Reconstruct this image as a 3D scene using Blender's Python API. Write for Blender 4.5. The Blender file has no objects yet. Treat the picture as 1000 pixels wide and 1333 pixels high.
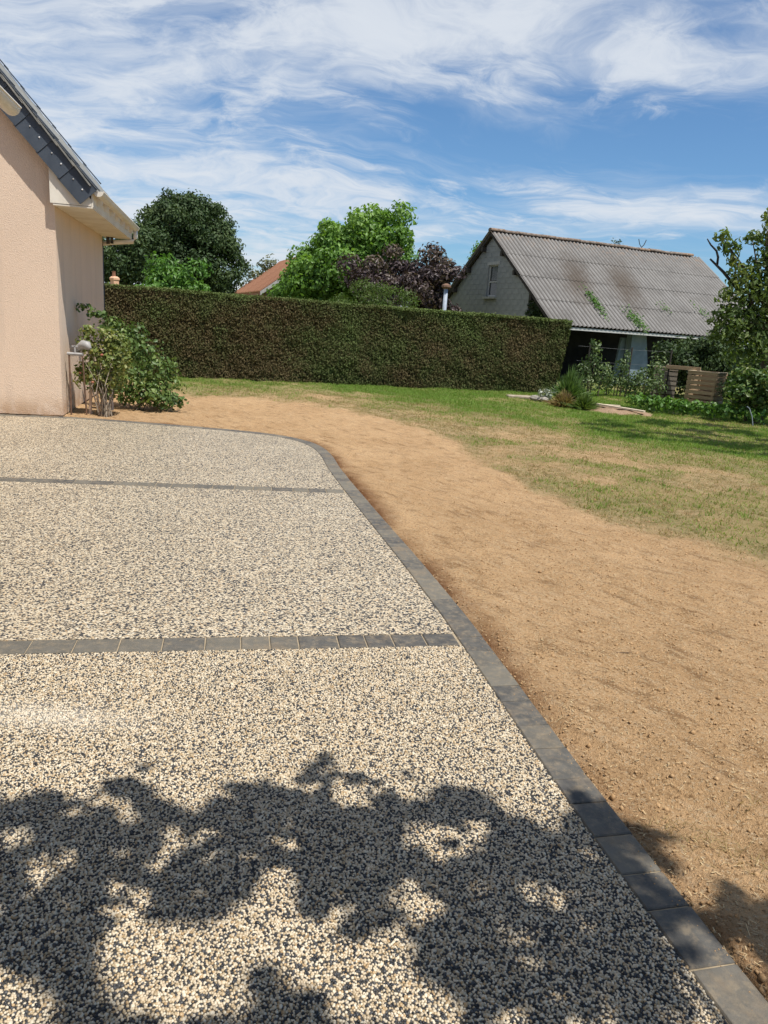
import bpy, math, random
import numpy as np
from mathutils import Vector, Matrix, Euler

random.seed(7)
RNG = np.random.default_rng(7)
SC = bpy.context.scene
COL = SC.collection
R = math.radians

# ------------------------------------------------------------------ camera
cam_d = bpy.data.cameras.new('camera')
cam = bpy.data.objects.new('camera', cam_d)
COL.objects.link(cam)
SC.camera = cam
EYE = Vector((0, 0, 1.6))
PITCH, ROLL, FPX = R(14.3), R(4.0), 960.0
fw = Vector((0, math.cos(PITCH), -math.sin(PITCH)))
up0 = Vector((1, 0, 0)).cross(fw)
rt = math.cos(ROLL) * Vector((1, 0, 0)) + math.sin(ROLL) * up0
up = -math.sin(ROLL) * Vector((1, 0, 0)) + math.cos(ROLL) * up0
cam.matrix_world = Matrix(((rt.x, up.x, -fw.x, EYE.x), (rt.y, up.y, -fw.y, EYE.y), (rt.z, up.z, -fw.z, EYE.z), (0, 0, 0, 1)))
cam_d.sensor_fit = 'VERTICAL'
cam_d.sensor_height = 36.0
cam_d.lens = 36.0 * FPX / 1333.0
cam_d.clip_start, cam_d.clip_end = 0.05, 3000

# ------------------------------------------------------------------ light
SUN_AZ, SUN_EL = 130.0, 64.0          # degrees clockwise from the viewing direction (+Y), degrees up
SUN = Vector((math.sin(R(SUN_AZ)) * math.cos(R(SUN_EL)), math.cos(R(SUN_AZ)) * math.cos(R(SUN_EL)), math.sin(R(SUN_EL))))
sun_d = bpy.data.lights.new('sun', 'SUN')
sun_d.energy, sun_d.angle, sun_d.color = 5.0, R(0.45), (1.0, 0.95, 0.87)
sun = bpy.data.objects.new('sun', sun_d)
COL.objects.link(sun)
sun.rotation_euler = SUN.to_track_quat('Z', 'Y').to_euler()
sun.location = (0, 0, 40)

SC.view_settings.view_transform = 'Standard'
SC.view_settings.look = 'None'
SC.view_settings.exposure = 0.25
SC.view_settings.gamma = 1.0
SC.view_settings.use_curve_mapping = False


class NT:
    """tiny node-graph helper"""
    def __init__(self, tree):
        self.t = tree
        tree.nodes.clear()

    def n(self, typ, **kw):
        nd = self.t.nodes.new(typ)
        ins = kw.pop('ins', {})
        for k, v in kw.items():
            setattr(nd, k, v)
        for k, v in ins.items():
            self.put(nd.inputs[k], v)
        return nd

    def put(self, sock, v):
        if isinstance(v, bpy.types.NodeSocket):
            self.t.links.new(v, sock)
        elif isinstance(v, bpy.types.Node):
            self.t.links.new(v.outputs[0], sock)
        else:
            if isinstance(v, tuple) and len(v) == 3 and sock.type == 'RGBA':
                v = (*v, 1)
            sock.default_value = v

    def math(self, op, a, b=0.0, c=0.0, clamp=False):
        nd = self.t.nodes.new('ShaderNodeMath')
        nd.operation, nd.use_clamp = op, clamp
        for i, v in enumerate((a, b, c)):
            self.put(nd.inputs[i], v)
        return nd.outputs[0]

    def mix(self, f, a, b, blend='MIX'):
        nd = self.t.nodes.new('ShaderNodeMix')
        nd.data_type, nd.blend_type = 'RGBA', blend
        self.put(nd.inputs[0], f)
        self.put(nd.inputs[6], a)
        self.put(nd.inputs[7], b)
        return nd.outputs[2]

    def smooth(self, v, lo, hi, a=0.0, b=1.0):
        nd = self.t.nodes.new('ShaderNodeMapRange')
        nd.interpolation_type = 'SMOOTHSTEP'
        for i, x in enumerate((v, lo, hi, a, b)):
            self.put(nd.inputs[i], x)
        return nd.outputs[0]

    def noise(self, vec, scale, detail=4, rough=0.55, dist=0.0, out=0):
        nd = self.n('ShaderNodeTexNoise', ins={'Scale': scale, 'Detail': detail, 'Roughness': rough, 'Distortion': dist})
        if vec is not None:
            self.put(nd.inputs['Vector'], vec)
        return nd.outputs[out]

    def mapping(self, vec, scale=(1, 1, 1), rot=(0, 0, 0), loc=(0, 0, 0)):
        return self.n('ShaderNodeMapping', ins={'Vector': vec, 'Scale': scale, 'Rotation': rot, 'Location': loc}).outputs[0]

    def vor(self, vec, scale, feature='F1', rand=1.0):
        nd = self.n('ShaderNodeTexVoronoi', feature=feature, ins={'Scale': scale, 'Randomness': rand})
        self.put(nd.inputs['Vector'], vec)
        return nd

    def ramp(self, f, stops, interp='LINEAR'):
        nd = self.t.nodes.new('ShaderNodeValToRGB')
        cr = nd.color_ramp
        cr.interpolation = interp
        while len(cr.elements) < len(stops):
            cr.elements.new(0.5)
        for e, (p, c) in zip(cr.elements, stops):
            e.position, e.color = p, (*c, 1)
        self.put(nd.inputs[0], f)
        return nd.outputs[0]

    def bump(self, h, strength=0.5, dist=0.01, normal=None):
        nd = self.n('ShaderNodeBump', ins={'Height': h, 'Strength': strength, 'Distance': dist})
        if normal is not None:
            self.put(nd.inputs['Normal'], normal)
        return nd.outputs[0]


# ------------------------------------------------------------------ sky
world = bpy.data.worlds.new('World')
SC.world = world
world.use_nodes = True
w = NT(world.node_tree)
sky = w.n('ShaderNodeTexSky', sky_type='NISHITA', sun_disc=False, sun_elevation=R(SUN_EL), sun_rotation=R(SUN_AZ),
          air_density=1.0, dust_density=0.6, ozone_density=2.0, altitude=100)
dirv = w.n('ShaderNodeTexCoord').outputs['Generated']
sep = w.n('ShaderNodeSeparateXYZ', ins={0: dirv})
hz = w.math('ADD', w.math('MAXIMUM', sep.outputs[2], 0.0), 0.16)
# cirrus lies on a flat layer high above: project the direction onto it
lay = w.n('ShaderNodeCombineXYZ', ins={0: w.math('DIVIDE', sep.outputs[0], hz), 1: w.math('DIVIDE', sep.outputs[1], hz), 2: 0.0}).outputs[0]
warp = w.noise(w.mapping(lay, (0.7, 0.7, 1), loc=(3.1, 1.7, 0)), 1.0, 4, 0.6, out=1)
lay2 = w.n('ShaderNodeVectorMath', operation='MULTIPLY_ADD', ins={0: warp, 1: (1.1, 1.1, 0), 2: lay}).outputs[0]
big = w.noise(w.mapping(lay2, (0.45, 0.85, 1), rot=(0, 0, R(10)), loc=(4.6, 2.2, 0)), 1.0, 6, 0.6)
fine = w.noise(w.mapping(lay2, (0.8, 2.6, 1), rot=(0, 0, R(16)), loc=(1.0, 9.0, 0)), 1.9, 12, 0.66, 0.5)
puff = w.noise(w.mapping(lay2, (1.6, 2.2, 1), rot=(0, 0, R(-8)), loc=(7.0, 3.0, 0)), 2.3, 12, 0.66, 0.4)
X, Zs = sep.outputs[0], w.math('MULTIPLY_ADD', sep.outputs[0], 0.03, sep.outputs[2])


def band(amp, z0, wid, x0, x1):
    q_ = w.math('DIVIDE', w.math('SUBTRACT', Zs, z0), wid)
    g_ = w.math('EXPONENT', w.math('MULTIPLY', w.math('MULTIPLY', q_, q_), -1.0))
    return w.math('MULTIPLY', w.math('MULTIPLY', g_, amp), w.smooth(X, x0, x1))


cover = w.math('ADD', band(0.11, 0.305, 0.055, -0.45, 0.0), band(-0.085, 0.222, 0.028, -0.22, 0.05))
cover = w.math('ADD', cover, w.math('ADD', band(0.11, 0.168, 0.026, 0.02, 0.20), band(-0.07, 0.105, 0.040, -0.06, 0.12)))
cover = w.math('ADD', cover, w.math('ADD', w.math('MULTIPLY', X, -0.14), w.smooth(sep.outputs[2], 0.0, 0.13, 0.08, 0.0)))
dens = w.math('ADD', w.math('ADD', w.math('MULTIPLY', big, 0.55), w.math('MULTIPLY', fine, 0.45)), cover)
veil = w.math('MULTIPLY', w.smooth(dens, 0.40, 0.72), 0.74)
dens2 = w.math('ADD', w.math('ADD', w.math('MULTIPLY', big, 0.5), w.math('MULTIPLY', puff, 0.6)), cover)
crisp = w.math('MULTIPLY', w.smooth(dens2, 0.52, 0.71), 0.80)
cl = w.math('SUBTRACT', 1.0, w.math('MULTIPLY', w.math('SUBTRACT', 1.0, veil), w.math('SUBTRACT', 1.0, crisp)))
skyc = w.mix(1.0, sky.outputs[0], (0.70, 0.97, 1.18), 'MULTIPLY')
cloud_col = (7.1, 7.55, 8.15)
colr = w.mix(cl, skyc, cloud_col)
bg = w.n('ShaderNodeBackground', ins={'Color': colr, 'Strength': 0.088})
w.n('ShaderNodeOutputWorld', ins={'Surface': bg.outputs[0]})


# ------------------------------------------------------------------ object helpers
def link(name, me, mat=None, parent=None, loc=None, rot=None):
    o = bpy.data.objects.new(name, me)
    COL.objects.link(o)
    if mat is not None and me is not None and len(me.materials) == 0:
        me.materials.append(mat)
    if parent is not None:
        o.parent = parent
    if loc is not None:
        o.location = loc
    if rot is not None:
        o.rotation_euler = rot
    return o


def tag(o, label=None, cat=None, group=None, kind=None):
    for k, v in (('label', label), ('category', cat), ('group', group), ('kind', kind)):
        if v:
            o[k] = v
    return o


def thing(name, label, cat, loc=(0, 0, 0), rz=0.0, group=None):
    o = bpy.data.objects.new(name, None)
    o.empty_display_size = 0.2
    COL.objects.link(o)
    o.location, o.rotation_euler = loc, (0, 0, rz)
    return tag(o, label, cat, group)


class MB:
    """collects geometry for one mesh"""
    def __init__(self):
        self.v, self.f = [], []

    def add(self, vs, fs):
        k = len(self.v)
        self.v += [tuple(p) for p in vs]
        self.f += [tuple(i + k for i in q) for q in fs]
        return self

    def box(self, c, s, rz=0.0, m=None):
        x, y, z = s[0] / 2, s[1] / 2, s[2] / 2
        M = Matrix.Translation(c) @ (m if m is not None else Matrix.Rotation(rz, 4, 'Z'))
        vs = [M @ Vector((sx * x, sy * y, sz * z)) for sz in (-1, 1) for sy in (-1, 1) for sx in (-1, 1)]
        return self.add(vs, [(0, 2, 3, 1), (4, 5, 7, 6), (0, 1, 5, 4), (2, 6, 7, 3), (0, 4, 6, 2), (1, 3, 7, 5)])

    def cbox(self, c, s, ch=0.004, m=None):
        """box with a chamfered top"""
        x, y, z = s[0] / 2, s[1] / 2, s[2] / 2
        M = Matrix.Translation(c) @ (m if m is not None else Matrix.Identity(4))
        rings = [(x, y, -z), (x, y, z - ch), (x - ch, y - ch, z)]
        vs = [M @ Vector((sx * a, sy * b, h)) for a, b, h in rings for sx, sy in ((-1, -1), (1, -1), (1, 1), (-1, 1))]
        fs = [(3, 2, 1, 0), (8, 9, 10, 11)]
        for r in (0, 4):
            for i in range(4):
                j = (i + 1) % 4
                fs.append((r + i, r + j, r + 4 + j, r + 4 + i))
        return self.add(vs, fs)

    def tube(self, pts, rad, n=6, caps=True):
        pts = [Vector(p) for p in pts]
        if not hasattr(rad, '__len__'):
            rad = [rad] * len(pts)
        vs, fs = [], []
        for i, p in enumerate(pts):
            t = (pts[min(i + 1, len(pts) - 1)] - pts[max(i - 1, 0)]).normalized()
            a = t.cross(Vector((0.31, 0.17, 1)) if abs(t.z) < 0.95 else Vector((1, 0.2, 0))).normalized()
            b = t.cross(a)
            vs += [p + rad[i] * (math.cos(2 * math.pi * k / n) * a + math.sin(2 * math.pi * k / n) * b) for k in range(n)]
        for i in range(len(pts) - 1):
            for k in range(n):
                j = (k + 1) % n
                fs.append((i * n + k, i * n + j, i * n + n + j, i * n + n + k))
        if caps:
            fs.append(tuple(range(n))[::-1])
            fs.append(tuple(range((len(pts) - 1) * n, len(pts) * n)))
        return self.add(vs, fs)

    def prism(self, poly, axis_vec, off=(0, 0, 0)):
        """extrude a polygon (list of 3d points) along axis_vec"""
        n = len(poly)
        a = [Vector(p) + Vector(off) for p in poly]
        b = [p + Vector(axis_vec) for p in a]
        fs = [tuple(range(n))[::-1], tuple(range(n, 2 * n))]
        fs += [(i, (i + 1) % n, n + (i + 1) % n, n + i) for i in range(n)]
        return self.add(a + b, fs)

    def lathe(self, prof, c=(0, 0, 0), n=12):
        vs, fs = [], []
        for r, z in prof:
            vs += [Vector(c) + Vector((r * math.cos(2 * math.pi * k / n), r * math.sin(2 * math.pi * k / n), z)) for k in range(n)]
        for i in range(len(prof) - 1):
            for k in range(n):
                j = (k + 1) % n
                fs.append((i * n + k, i * n + j, i * n + n + j, i * n + n + k))
        fs.append(tuple(range(n))[::-1])
        fs.append(tuple(range((len(prof) - 1) * n, len(prof) * n)))
        return self.add(vs, fs)

    def mesh(self, name, smooth=False):
        me = bpy.data.meshes.new(name)
        me.from_pydata(self.v, [], self.f)
        me.update()
        if smooth:
            me.polygons.foreach_set('use_smooth', [True] * len(me.polygons))
        return me

    def build(self, name, mat, parent=None, smooth=False, **kw):
        return link(name, self.mesh(name, smooth), mat, parent, **kw)


def np_mesh(name, verts, quads=None, tris=None, attrs=None, smooth=False):
    me = bpy.data.meshes.new(name)
    verts = np.ascontiguousarray(verts, dtype=np.float32)
    me.vertices.add(len(verts))
    me.vertices.foreach_set('co', verts.ravel())
    parts, starts, n = [], [], 0
    for arr, k in ((quads, 4), (tris, 3)):
        if arr is not None and len(arr):
            arr = np.asarray(arr, dtype=np.int32)
            parts.append(arr.ravel())
            starts.append(n + np.arange(len(arr), dtype=np.int32) * k)
            n += arr.size
    idx = np.concatenate(parts)
    st = np.concatenate(starts)
    me.loops.add(len(idx))
    me.loops.foreach_set('vertex_index', idx)
    me.polygons.add(len(st))
    me.polygons.foreach_set('loop_start', st)
    if smooth:
        me.polygons.foreach_set('use_smooth', np.ones(len(st), dtype=bool))
    me.update(calc_edges=True)
    for k, a in (attrs or {}).items():
        a = np.asarray(a, dtype=np.float32)
        at = me.attributes.new(k, 'FLOAT' if a.ndim == 1 else ('FLOAT_COLOR' if a.shape[1] == 4 else 'FLOAT_VECTOR'), 'POINT')
        at.data.foreach_set('value' if a.ndim == 1 else ('color' if a.shape[1] == 4 else 'vector'), a.ravel())
    return me


# value noise in numpy (for relief and masks)
_PERM = np.random.default_rng(11).random((256, 256))


def vnoise(x, y, seed=0):
    x, y = np.asarray(x) + seed * 17.3, np.asarray(y) + seed * 9.1
    xi, yi = np.floor(x).astype(int), np.floor(y).astype(int)
    fx, fy = x - xi, y - yi
    fx, fy = fx * fx * (3 - 2 * fx), fy * fy * (3 - 2 * fy)
    g = lambda a, b: _PERM[a % 256, b % 256]
    return (g(xi, yi) * (1 - fx) + g(xi + 1, yi) * fx) * (1 - fy) + (g(xi, yi + 1) * (1 - fx) + g(xi + 1, yi + 1) * fx) * fy


def fbm(x, y, oct=4, seed=0):
    s, a, t = 0, 0.5, 0
    for k in range(oct):
        s = s + a * vnoise(x * 2 ** k, y * 2 ** k, seed + k)
        t += a
        a *= 0.5
    return s / t


def norm(a):
    return a / np.maximum(np.linalg.norm(a, axis=-1, keepdims=True), 1e-9)


# ------------------------------------------------------------------ materials
def mat_new(name):
    m = bpy.data.materials.new(name)
    m.use_nodes = True
    return m, NT(m.node_tree)


def finish(nt, col, rough=0.8, normal=None, spec=0.3, metal=0.0):
    p = nt.n('ShaderNodeBsdfPrincipled', ins={'Base Color': col, 'Roughness': rough, 'Specular IOR Level': spec, 'Metallic': metal})
    if normal is not None:
        nt.put(p.inputs['Normal'], normal)
    nt.n('ShaderNodeOutputMaterial', ins={'Surface': p.outputs[0]})
    return p


def pos(nt):
    return nt.n('ShaderNodeNewGeometry').outputs['Position']


def simple(name, c1, c2, scale=6.0, rough=0.7, bump=0.2, bdist=0.004, spec=0.3, stretch=(1, 1, 1), metal=0.0, objrand=0.0):
    m, t = mat_new(name)
    co = t.n('ShaderNodeTexCoord').outputs['Object']
    v = t.mapping(co, stretch)
    f = t.noise(v, scale, 6, 0.6)
    col = t.mix(t.smooth(f, 0.3, 0.7), c1, c2)
    if objrand:
        rn = t.n('ShaderNodeObjectInfo').outputs['Random']
        col = t.mix(1.0, col, t.n('ShaderNodeCombineColor', ins={i: t.math('MULTIPLY_ADD', rn, objrand, 1 - objrand / 2) for i in range(3)}), 'MULTIPLY')
    nrm = t.bump(t.noise(v, scale * 6, 4, 0.6), bump, bdist) if bump else None
    finish(t, col, rough, nrm, spec, metal)
    return m


def leaf_mat(name, dark, mid, light, transl=0.3, rough=0.45, spec=0.35):
    m, t = mat_new(name)
    tint = t.n('ShaderNodeAttribute', attribute_name='tint').outputs['Fac']
    col = t.ramp(tint, [(0.0, dark), (0.5, mid), (1.0, light)])
    p = t.n('ShaderNodeBsdfPrincipled', ins={'Base Color': col, 'Roughness': rough, 'Specular IOR Level': spec})
    tr = t.n('ShaderNodeBsdfTranslucent', ins={'Color': t.mix(1.0, col, (1.25, 1.3, 0.6), 'MULTIPLY')})
    mx = t.n('ShaderNodeMixShader', ins={0: transl, 1: p.outputs[0], 2: tr.outputs[0]})
    t.n('ShaderNodeOutputMaterial', ins={'Surface': mx.outputs[0]})
    return m


# render (stucco) of the house
def make_stucco():
    m, t = mat_new('render_coat')
    co = t.n('ShaderNodeTexCoord').outputs['Object']
    big = t.noise(co, 0.9, 5, 0.6)
    streak = t.noise(t.mapping(co, (2.2, 2.2, 0.25)), 1.6, 5, 0.6)
    col = t.mix(t.smooth(big, 0.3, 0.7), (0.79, 0.625, 0.485), (0.73, 0.575, 0.445))
    col = t.mix(t.smooth(streak, 0.50, 0.74, 0, 0.5), col, (0.58, 0.47, 0.38))
    z = t.n('ShaderNodeSeparateXYZ', ins={0: co}).outputs[2]
    foot = t.math('MULTIPLY', t.smooth(z, 0.02, 0.34, 1, 0), t.smooth(t.noise(co, 5, 5), 0.3, 0.6))
    col = t.mix(t.math('MULTIPLY', foot, 0.85), col, (0.48, 0.31, 0.18))
    g = t.noise(co, 120, 3, 0.6)
    g2 = t.vor(co, 110).outputs['Distance']
    col = t.mix(t.smooth(g2, 0.25, 0.6, 0, 0.34), col, (0.54, 0.41, 0.31))
    finish(t, col, 0.92, t.bump(t.math('ADD', g, g2), 0.7, 0.006), 0.15)
    return m


def make_aggregate():
    """washed pebble concrete: every pebble a cell with its own stone colour"""
    m, t = mat_new('pebble_concrete')
    co = pos(t)
    v = t.n('ShaderNodeVectorMath', operation='MULTIPLY_ADD', ins={0: t.noise(co, 140, 2, 0.5, out=1), 1: (0.004, 0.004, 0.0), 2: co}).outputs[0]
    vo = t.vor(v, 104)
    r = t.n('ShaderNodeSeparateColor', ins={0: vo.outputs['Color']})
    rnd, rnd2 = r.outputs[0], r.outputs[1]
    patch = t.noise(co, 1.1, 4, 0.6)
    rr = t.math('ADD', rnd, t.math('MULTIPLY', t.math('SUBTRACT', patch, 0.5), 0.22))
    stone = t.ramp(rr, [(0.0, (0.020, 0.022, 0.028)), (0.30, (0.035, 0.037, 0.042)), (0.335, (0.13, 0.115, 0.09)), (0.375, (0.42, 0.33, 0.21)),
                        (0.62, (0.58, 0.48, 0.335)), (0.86, (0.66, 0.575, 0.43)), (0.95, (0.42, 0.27, 0.13)), (1.0, (0.70, 0.64, 0.52))])
    edge = t.smooth(vo.outputs['Distance'], 0.42, 0.78)
    col = t.mix(t.math('MULTIPLY', edge, 0.62), stone, (0.10, 0.088, 0.07))
    # pale smear left by dried washing water
    q = t.n('ShaderNodeVectorMath', operation='MULTIPLY', ins={0: t.n('ShaderNodeVectorMath', operation='SUBTRACT', ins={0: co, 1: (-1.28, 2.62, 0)}).outputs[0], 1: (2.6, 11.0, 1)}).outputs[0]
    ln = t.n('ShaderNodeVectorMath', operation='LENGTH', ins={0: q}).outputs['Value']
    smear = t.math('MULTIPLY', t.smooth(t.math('ADD', ln, t.noise(co, 9, 4)), 0.7, 1.5, 1, 0), 0.55)
    col = t.mix(smear, col, (0.62, 0.57, 0.48))
    h = t.math('SUBTRACT', 1.0, vo.outputs['Distance'])
    finish(t, col, t.mix(rnd2, (0.35, 0.35, 0.35), (0.6, 0.6, 0.6)), t.bump(h, 0.75, 0.0055), 0.4)
    return m


def make_ground():
    m, t = mat_new('soil_and_turf')
    co = pos(t)
    A = lambda s: t.n('ShaderNodeAttribute', attribute_name=s).outputs['Fac']
    lush, dry, edge = A('lush'), A('dry'), A('edge')
    n1, n2, n3 = t.noise(co, 0.9, 6, 0.6), t.noise(co, 7, 6, 0.65), t.noise(co, 60, 5, 0.7)
    st = t.noise(t.mapping(t.mapping(co, rot=(0, 0, R(-34))), (6, 1.0, 1)), 3.0, 6, 0.65)
    col = t.mix(t.smooth(n1, 0.3, 0.7), (0.57, 0.372, 0.200), (0.485, 0.306, 0.156))
    col = t.mix(t.smooth(n2, 0.45, 0.75, 0, 0.55), col, (0.25, 0.150, 0.070))
    col = t.mix(t.smooth(st, 0.5, 0.72, 0, 0.5), col, (0.60, 0.44, 0.275))
    col = t.mix(t.smooth(n3, 0.50, 0.66, 0, 0.85), col, (0.20, 0.115, 0.052))
    dash = t.noise(t.mapping(t.mapping(co, rot=(0, 0, R(-42))), (5.0, 1.1, 1)), 2.0, 6, 0.70)
    col = t.mix(t.math('MULTIPLY', t.smooth(dash, 0.53, 0.64, 0, 0.72), t.smooth(n1, 0.30, 0.55, 0.35, 1)), col, (0.23, 0.135, 0.065))
    grit = t.vor(co, 130)
    gr = t.n('ShaderNodeSeparateColor', ins={0: grit.outputs['Color']}).outputs[0]
    col = t.mix(t.smooth(gr, 0.80, 0.95, 0, 0.6), col, (0.58, 0.45, 0.29))
    col = t.mix(t.math('MULTIPLY', edge, t.smooth(n2, 0.2, 0.55, 0.35, 1)), col, (0.155, 0.068, 0.028))
    dm = t.math('MULTIPLY', dry, t.smooth(t.noise(co, 16, 5, 0.7), 0.3, 0.62, 0.25, 1))
    dcol = t.mix(t.smooth(n2, 0.35, 0.65), (0.37, 0.29, 0.155), (0.205, 0.165, 0.075))
    col = t.mix(dm, col, dcol)
    lcol = t.mix(t.smooth(t.noise(co, 20, 5, 0.7), 0.3, 0.7), (0.10, 0.14, 0.035), (0.20, 0.21, 0.075))
    col = t.mix(lush, col, lcol)
    h = t.math('ADD', t.math('MULTIPLY', n3, 0.7), t.math('MULTIPLY', t.noise(co, 190, 3, 0.6), 0.5))
    h = t.math('ADD', h, t.math('MULTIPLY', n2, 0.8))
    finish(t, col, 0.95, t.bump(h, 1.0, 0.03), 0.1)
    return m


def make_paver():
    m, t = mat_new('grey_concrete_paver')
    co = pos(t)
    rn = t.n('ShaderNodeObjectInfo').outputs['Random']
    f = t.noise(co, 14, 6, 0.65)
    g = t.noise(co, 260, 3, 0.7)
    base = t.ramp(rn, [(0.0, (0.056, 0.055, 0.054)), (0.35, (0.080, 0.077, 0.070)), (0.7, (0.112, 0.103, 0.085)), (1.0, (0.150, 0.136, 0.108))])
    col = t.mix(t.smooth(f, 0.35, 0.7, 0, 0.45), base, (0.17, 0.155, 0.13))
    col = t.mix(t.smooth(g, 0.55, 0.75, 0, 0.5), col, (0.05, 0.05, 0.05))
    col = t.mix(t.smooth(t.noise(co, 3.0, 5, 0.7), 0.52, 0.7, 0, 0.4), col, (0.27, 0.19, 0.11))
    sp_ = t.n('ShaderNodeSeparateXYZ', ins={0: co})
    ed = t.math('MAXIMUM', t.smooth(t.math('ABSOLUTE', sp_.outputs[1]), 0.048, 0.071), t.smooth(t.math('ABSOLUTE', sp_.outputs[0]), 0.06, 0.10, 0, .6))
    wn = t.noise(pos(t), 22, 6, 0.7)
    col = t.mix(t.math('MULTIPLY', ed, t.smooth(wn, 0.45, 0.70, 0, 0.55)), col, (0.26, 0.205, 0.135))
    col = t.mix(t.smooth(t.noise(pos(t), 5, 6, 0.7), 0.5, 0.72, 0, 0.25), col, (0.18, 0.15, 0.11))
    finish(t, col, 0.7, t.bump(t.math('ADD', g, f), 0.6, 0.003), 0.3)
    return m


M_STUCCO = make_stucco()
M_AGG = make_aggregate()
M_GROUND = make_ground()
M_PAVER = make_paver()
M_MATRIX = simple('dark_resin_between_pebbles', (0.055, 0.049, 0.040), (0.09, 0.08, 0.065), 60, 0.8)
M_BED = simple('joint_sand', (0.36, 0.29, 0.2), (0.26, 0.21, 0.14), 30, 0.95)
M_SLATE = simple('blue_grey_slate', (0.040, 0.052, 0.070), (0.060, 0.074, 0.094), 5, 0.5, 0.2, 0.002, 0.4, objrand=0.25)
M_ROOF = simple('pale_grey_slate', (0.17, 0.17, 0.155), (0.26, 0.25, 0.22), 7, 0.7, 0.3, 0.004, objrand=0.2)
M_PVC = simple('weathered_white_plastic', (0.66, 0.62, 0.54), (0.76, 0.73, 0.66), 4, 0.4, 0.05, 0.002, 0.4)
M_PVC_DIRTY = simple('stained_white_board', (0.62, 0.56, 0.46), (0.74, 0.70, 0.61), 3, 0.6, 0.1, 0.002, stretch=(1, 1, 0.4))
M_ZINC = simple('grey_metal', (0.30, 0.29, 0.28), (0.42, 0.41, 0.40), 9, 0.45, 0.05, 0.001, 0.5)
M_ZINC_PALE = simple('pale_galvanised_metal', (0.28, 0.27, 0.26), (0.40, 0.385, 0.37), 9, 0.5, 0.05, 0.001, 0.5)
M_DARKPIPE = simple('dark_grey_pipe', (0.035, 0.035, 0.036), (0.07, 0.066, 0.06), 9, 0.5, 0.1, 0.001)
M_RUST = simple('brown_rusty_metal', (0.10, 0.06, 0.04), (0.19, 0.11, 0.07), 12, 0.8)
M_STEEL = simple('bright_stud', (0.7, 0.7, 0.7), (0.8, 0.8, 0.8), 4, 0.3, 0, 0, 0.5)
M_BARK = simple('bark', (0.085, 0.062, 0.044), (0.16, 0.125, 0.09), 9, 0.95, 0.8, 0.02, stretch=(1, 1, 0.25))
M_BARK_GREY = simple('pale_grey_stem', (0.22, 0.18, 0.135), (0.36, 0.30, 0.23), 12, 0.9, 0.4, 0.004)
M_DEADWOOD = simple('dark_dead_wood', (0.022, 0.020, 0.024), (0.05, 0.045, 0.045), 12, 0.9)
M_WIRE = simple('dull_fence_wire', (0.16, 0.17, 0.17), (0.24, 0.25, 0.25), 9, 0.7)
M_TIMBER = simple('dark_barn_timber', (0.030, 0.027, 0.025), (0.058, 0.05, 0.042), 6, 0.9, 0.4, 0.006, stretch=(1, 1, 0.2))
M_BLOCK = simple('grey_concrete_block', (0.235, 0.245, 0.245), (0.290, 0.30, 0.295), 3, 0.95, 0.6, 0.006, 0.15, objrand=0.07)
M_MORTAR = simple('mortar', (0.245, 0.25, 0.248), (0.30, 0.305, 0.30), 8, 0.95)
M_CRATE = simple('weathered_pallet_wood', (0.29, 0.20, 0.12), (0.42, 0.31, 0.195), 5, 0.85, 0.5, 0.004, stretch=(1, 1, 6), objrand=0.25)
M_RAIL = simple('sunlit_tone_rail', (0.42, 0.33, 0.22), (0.52, 0.42, 0.29), 5, 0.85, 0.4, 0.003, objrand=0.2)  # light on the top rails put into a paler colour
M_CRATE_GREY = simple('greyed_pallet_wood', (0.20, 0.17, 0.14), (0.29, 0.25, 0.21), 5, 0.9, 0.5, 0.004, stretch=(1, 1, 6), objrand=0.3)
M_PLANK = simple('pale_cut_plank', (0.52, 0.42, 0.30), (0.64, 0.55, 0.42), 5, 0.8, 0.3, 0.003, stretch=(0.3, 3, 3))
M_STONE = simple('pale_field_stone', (0.24, 0.22, 0.19), (0.36, 0.33, 0.29), 9, 0.95, 0.6, 0.01, objrand=0.3)
M_SLAB = simple('tan_stone', (0.28, 0.23, 0.17), (0.38, 0.32, 0.25), 9, 0.95, 0.6, 0.01)
M_FLUE = simple('dull_pale_flue_metal', (0.26, 0.30, 0.36), (0.36, 0.40, 0.46), 6, 0.6)
M_BLUE = simple('pale_blue_whitewash', (0.15, 0.20, 0.245), (0.22, 0.275, 0.32), 3, 0.8, 0.3, 0.006)
M_BARNDARK = simple('dark_barn_wall', (0.022, 0.022, 0.024), (0.04, 0.038, 0.036), 3, 0.95)  # near-black colour for the back wall under the barn eave
M_REDSOIL = simple('bare_red_brown_soil', (0.25, 0.165, 0.10), (0.34, 0.235, 0.155), 8, 0.97, 0.9, 0.03)
M_GLASS, _t = mat_new('dusty_window_glass')
finish(_t, (0.025, 0.03, 0.035), 0.15, None, 0.5)
M_FRAME = simple('grey_window_paint', (0.42, 0.42, 0.40), (0.52, 0.52, 0.5), 8, 0.7)
M_LEDGE = simple('grey_cast_sill', (0.30, 0.30, 0.28), (0.38, 0.38, 0.36), 8, 0.9)
M_REVEAL = simple('grey_window_reveal', (0.33, 0.33, 0.31), (0.4, 0.4, 0.38), 8, 0.9)
M_TERRACOTTA = simple('terracotta_tile', (0.21, 0.095, 0.055), (0.30, 0.15, 0.09), 2.2, 0.85, 0.4, 0.01)
M_FARWALL = simple('brown_far_gable', (0.16, 0.12, 0.09), (0.22, 0.17, 0.13), 2, 0.9)
M_PEACHWALL = simple('peach_far_wall', (0.62, 0.36, 0.22), (0.68, 0.42, 0.27), 2, 0.9)
M_STRAW = simple('dry_straw', (0.40, 0.29, 0.155), (0.52, 0.40, 0.23), 30, 0.9, 0)
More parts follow.
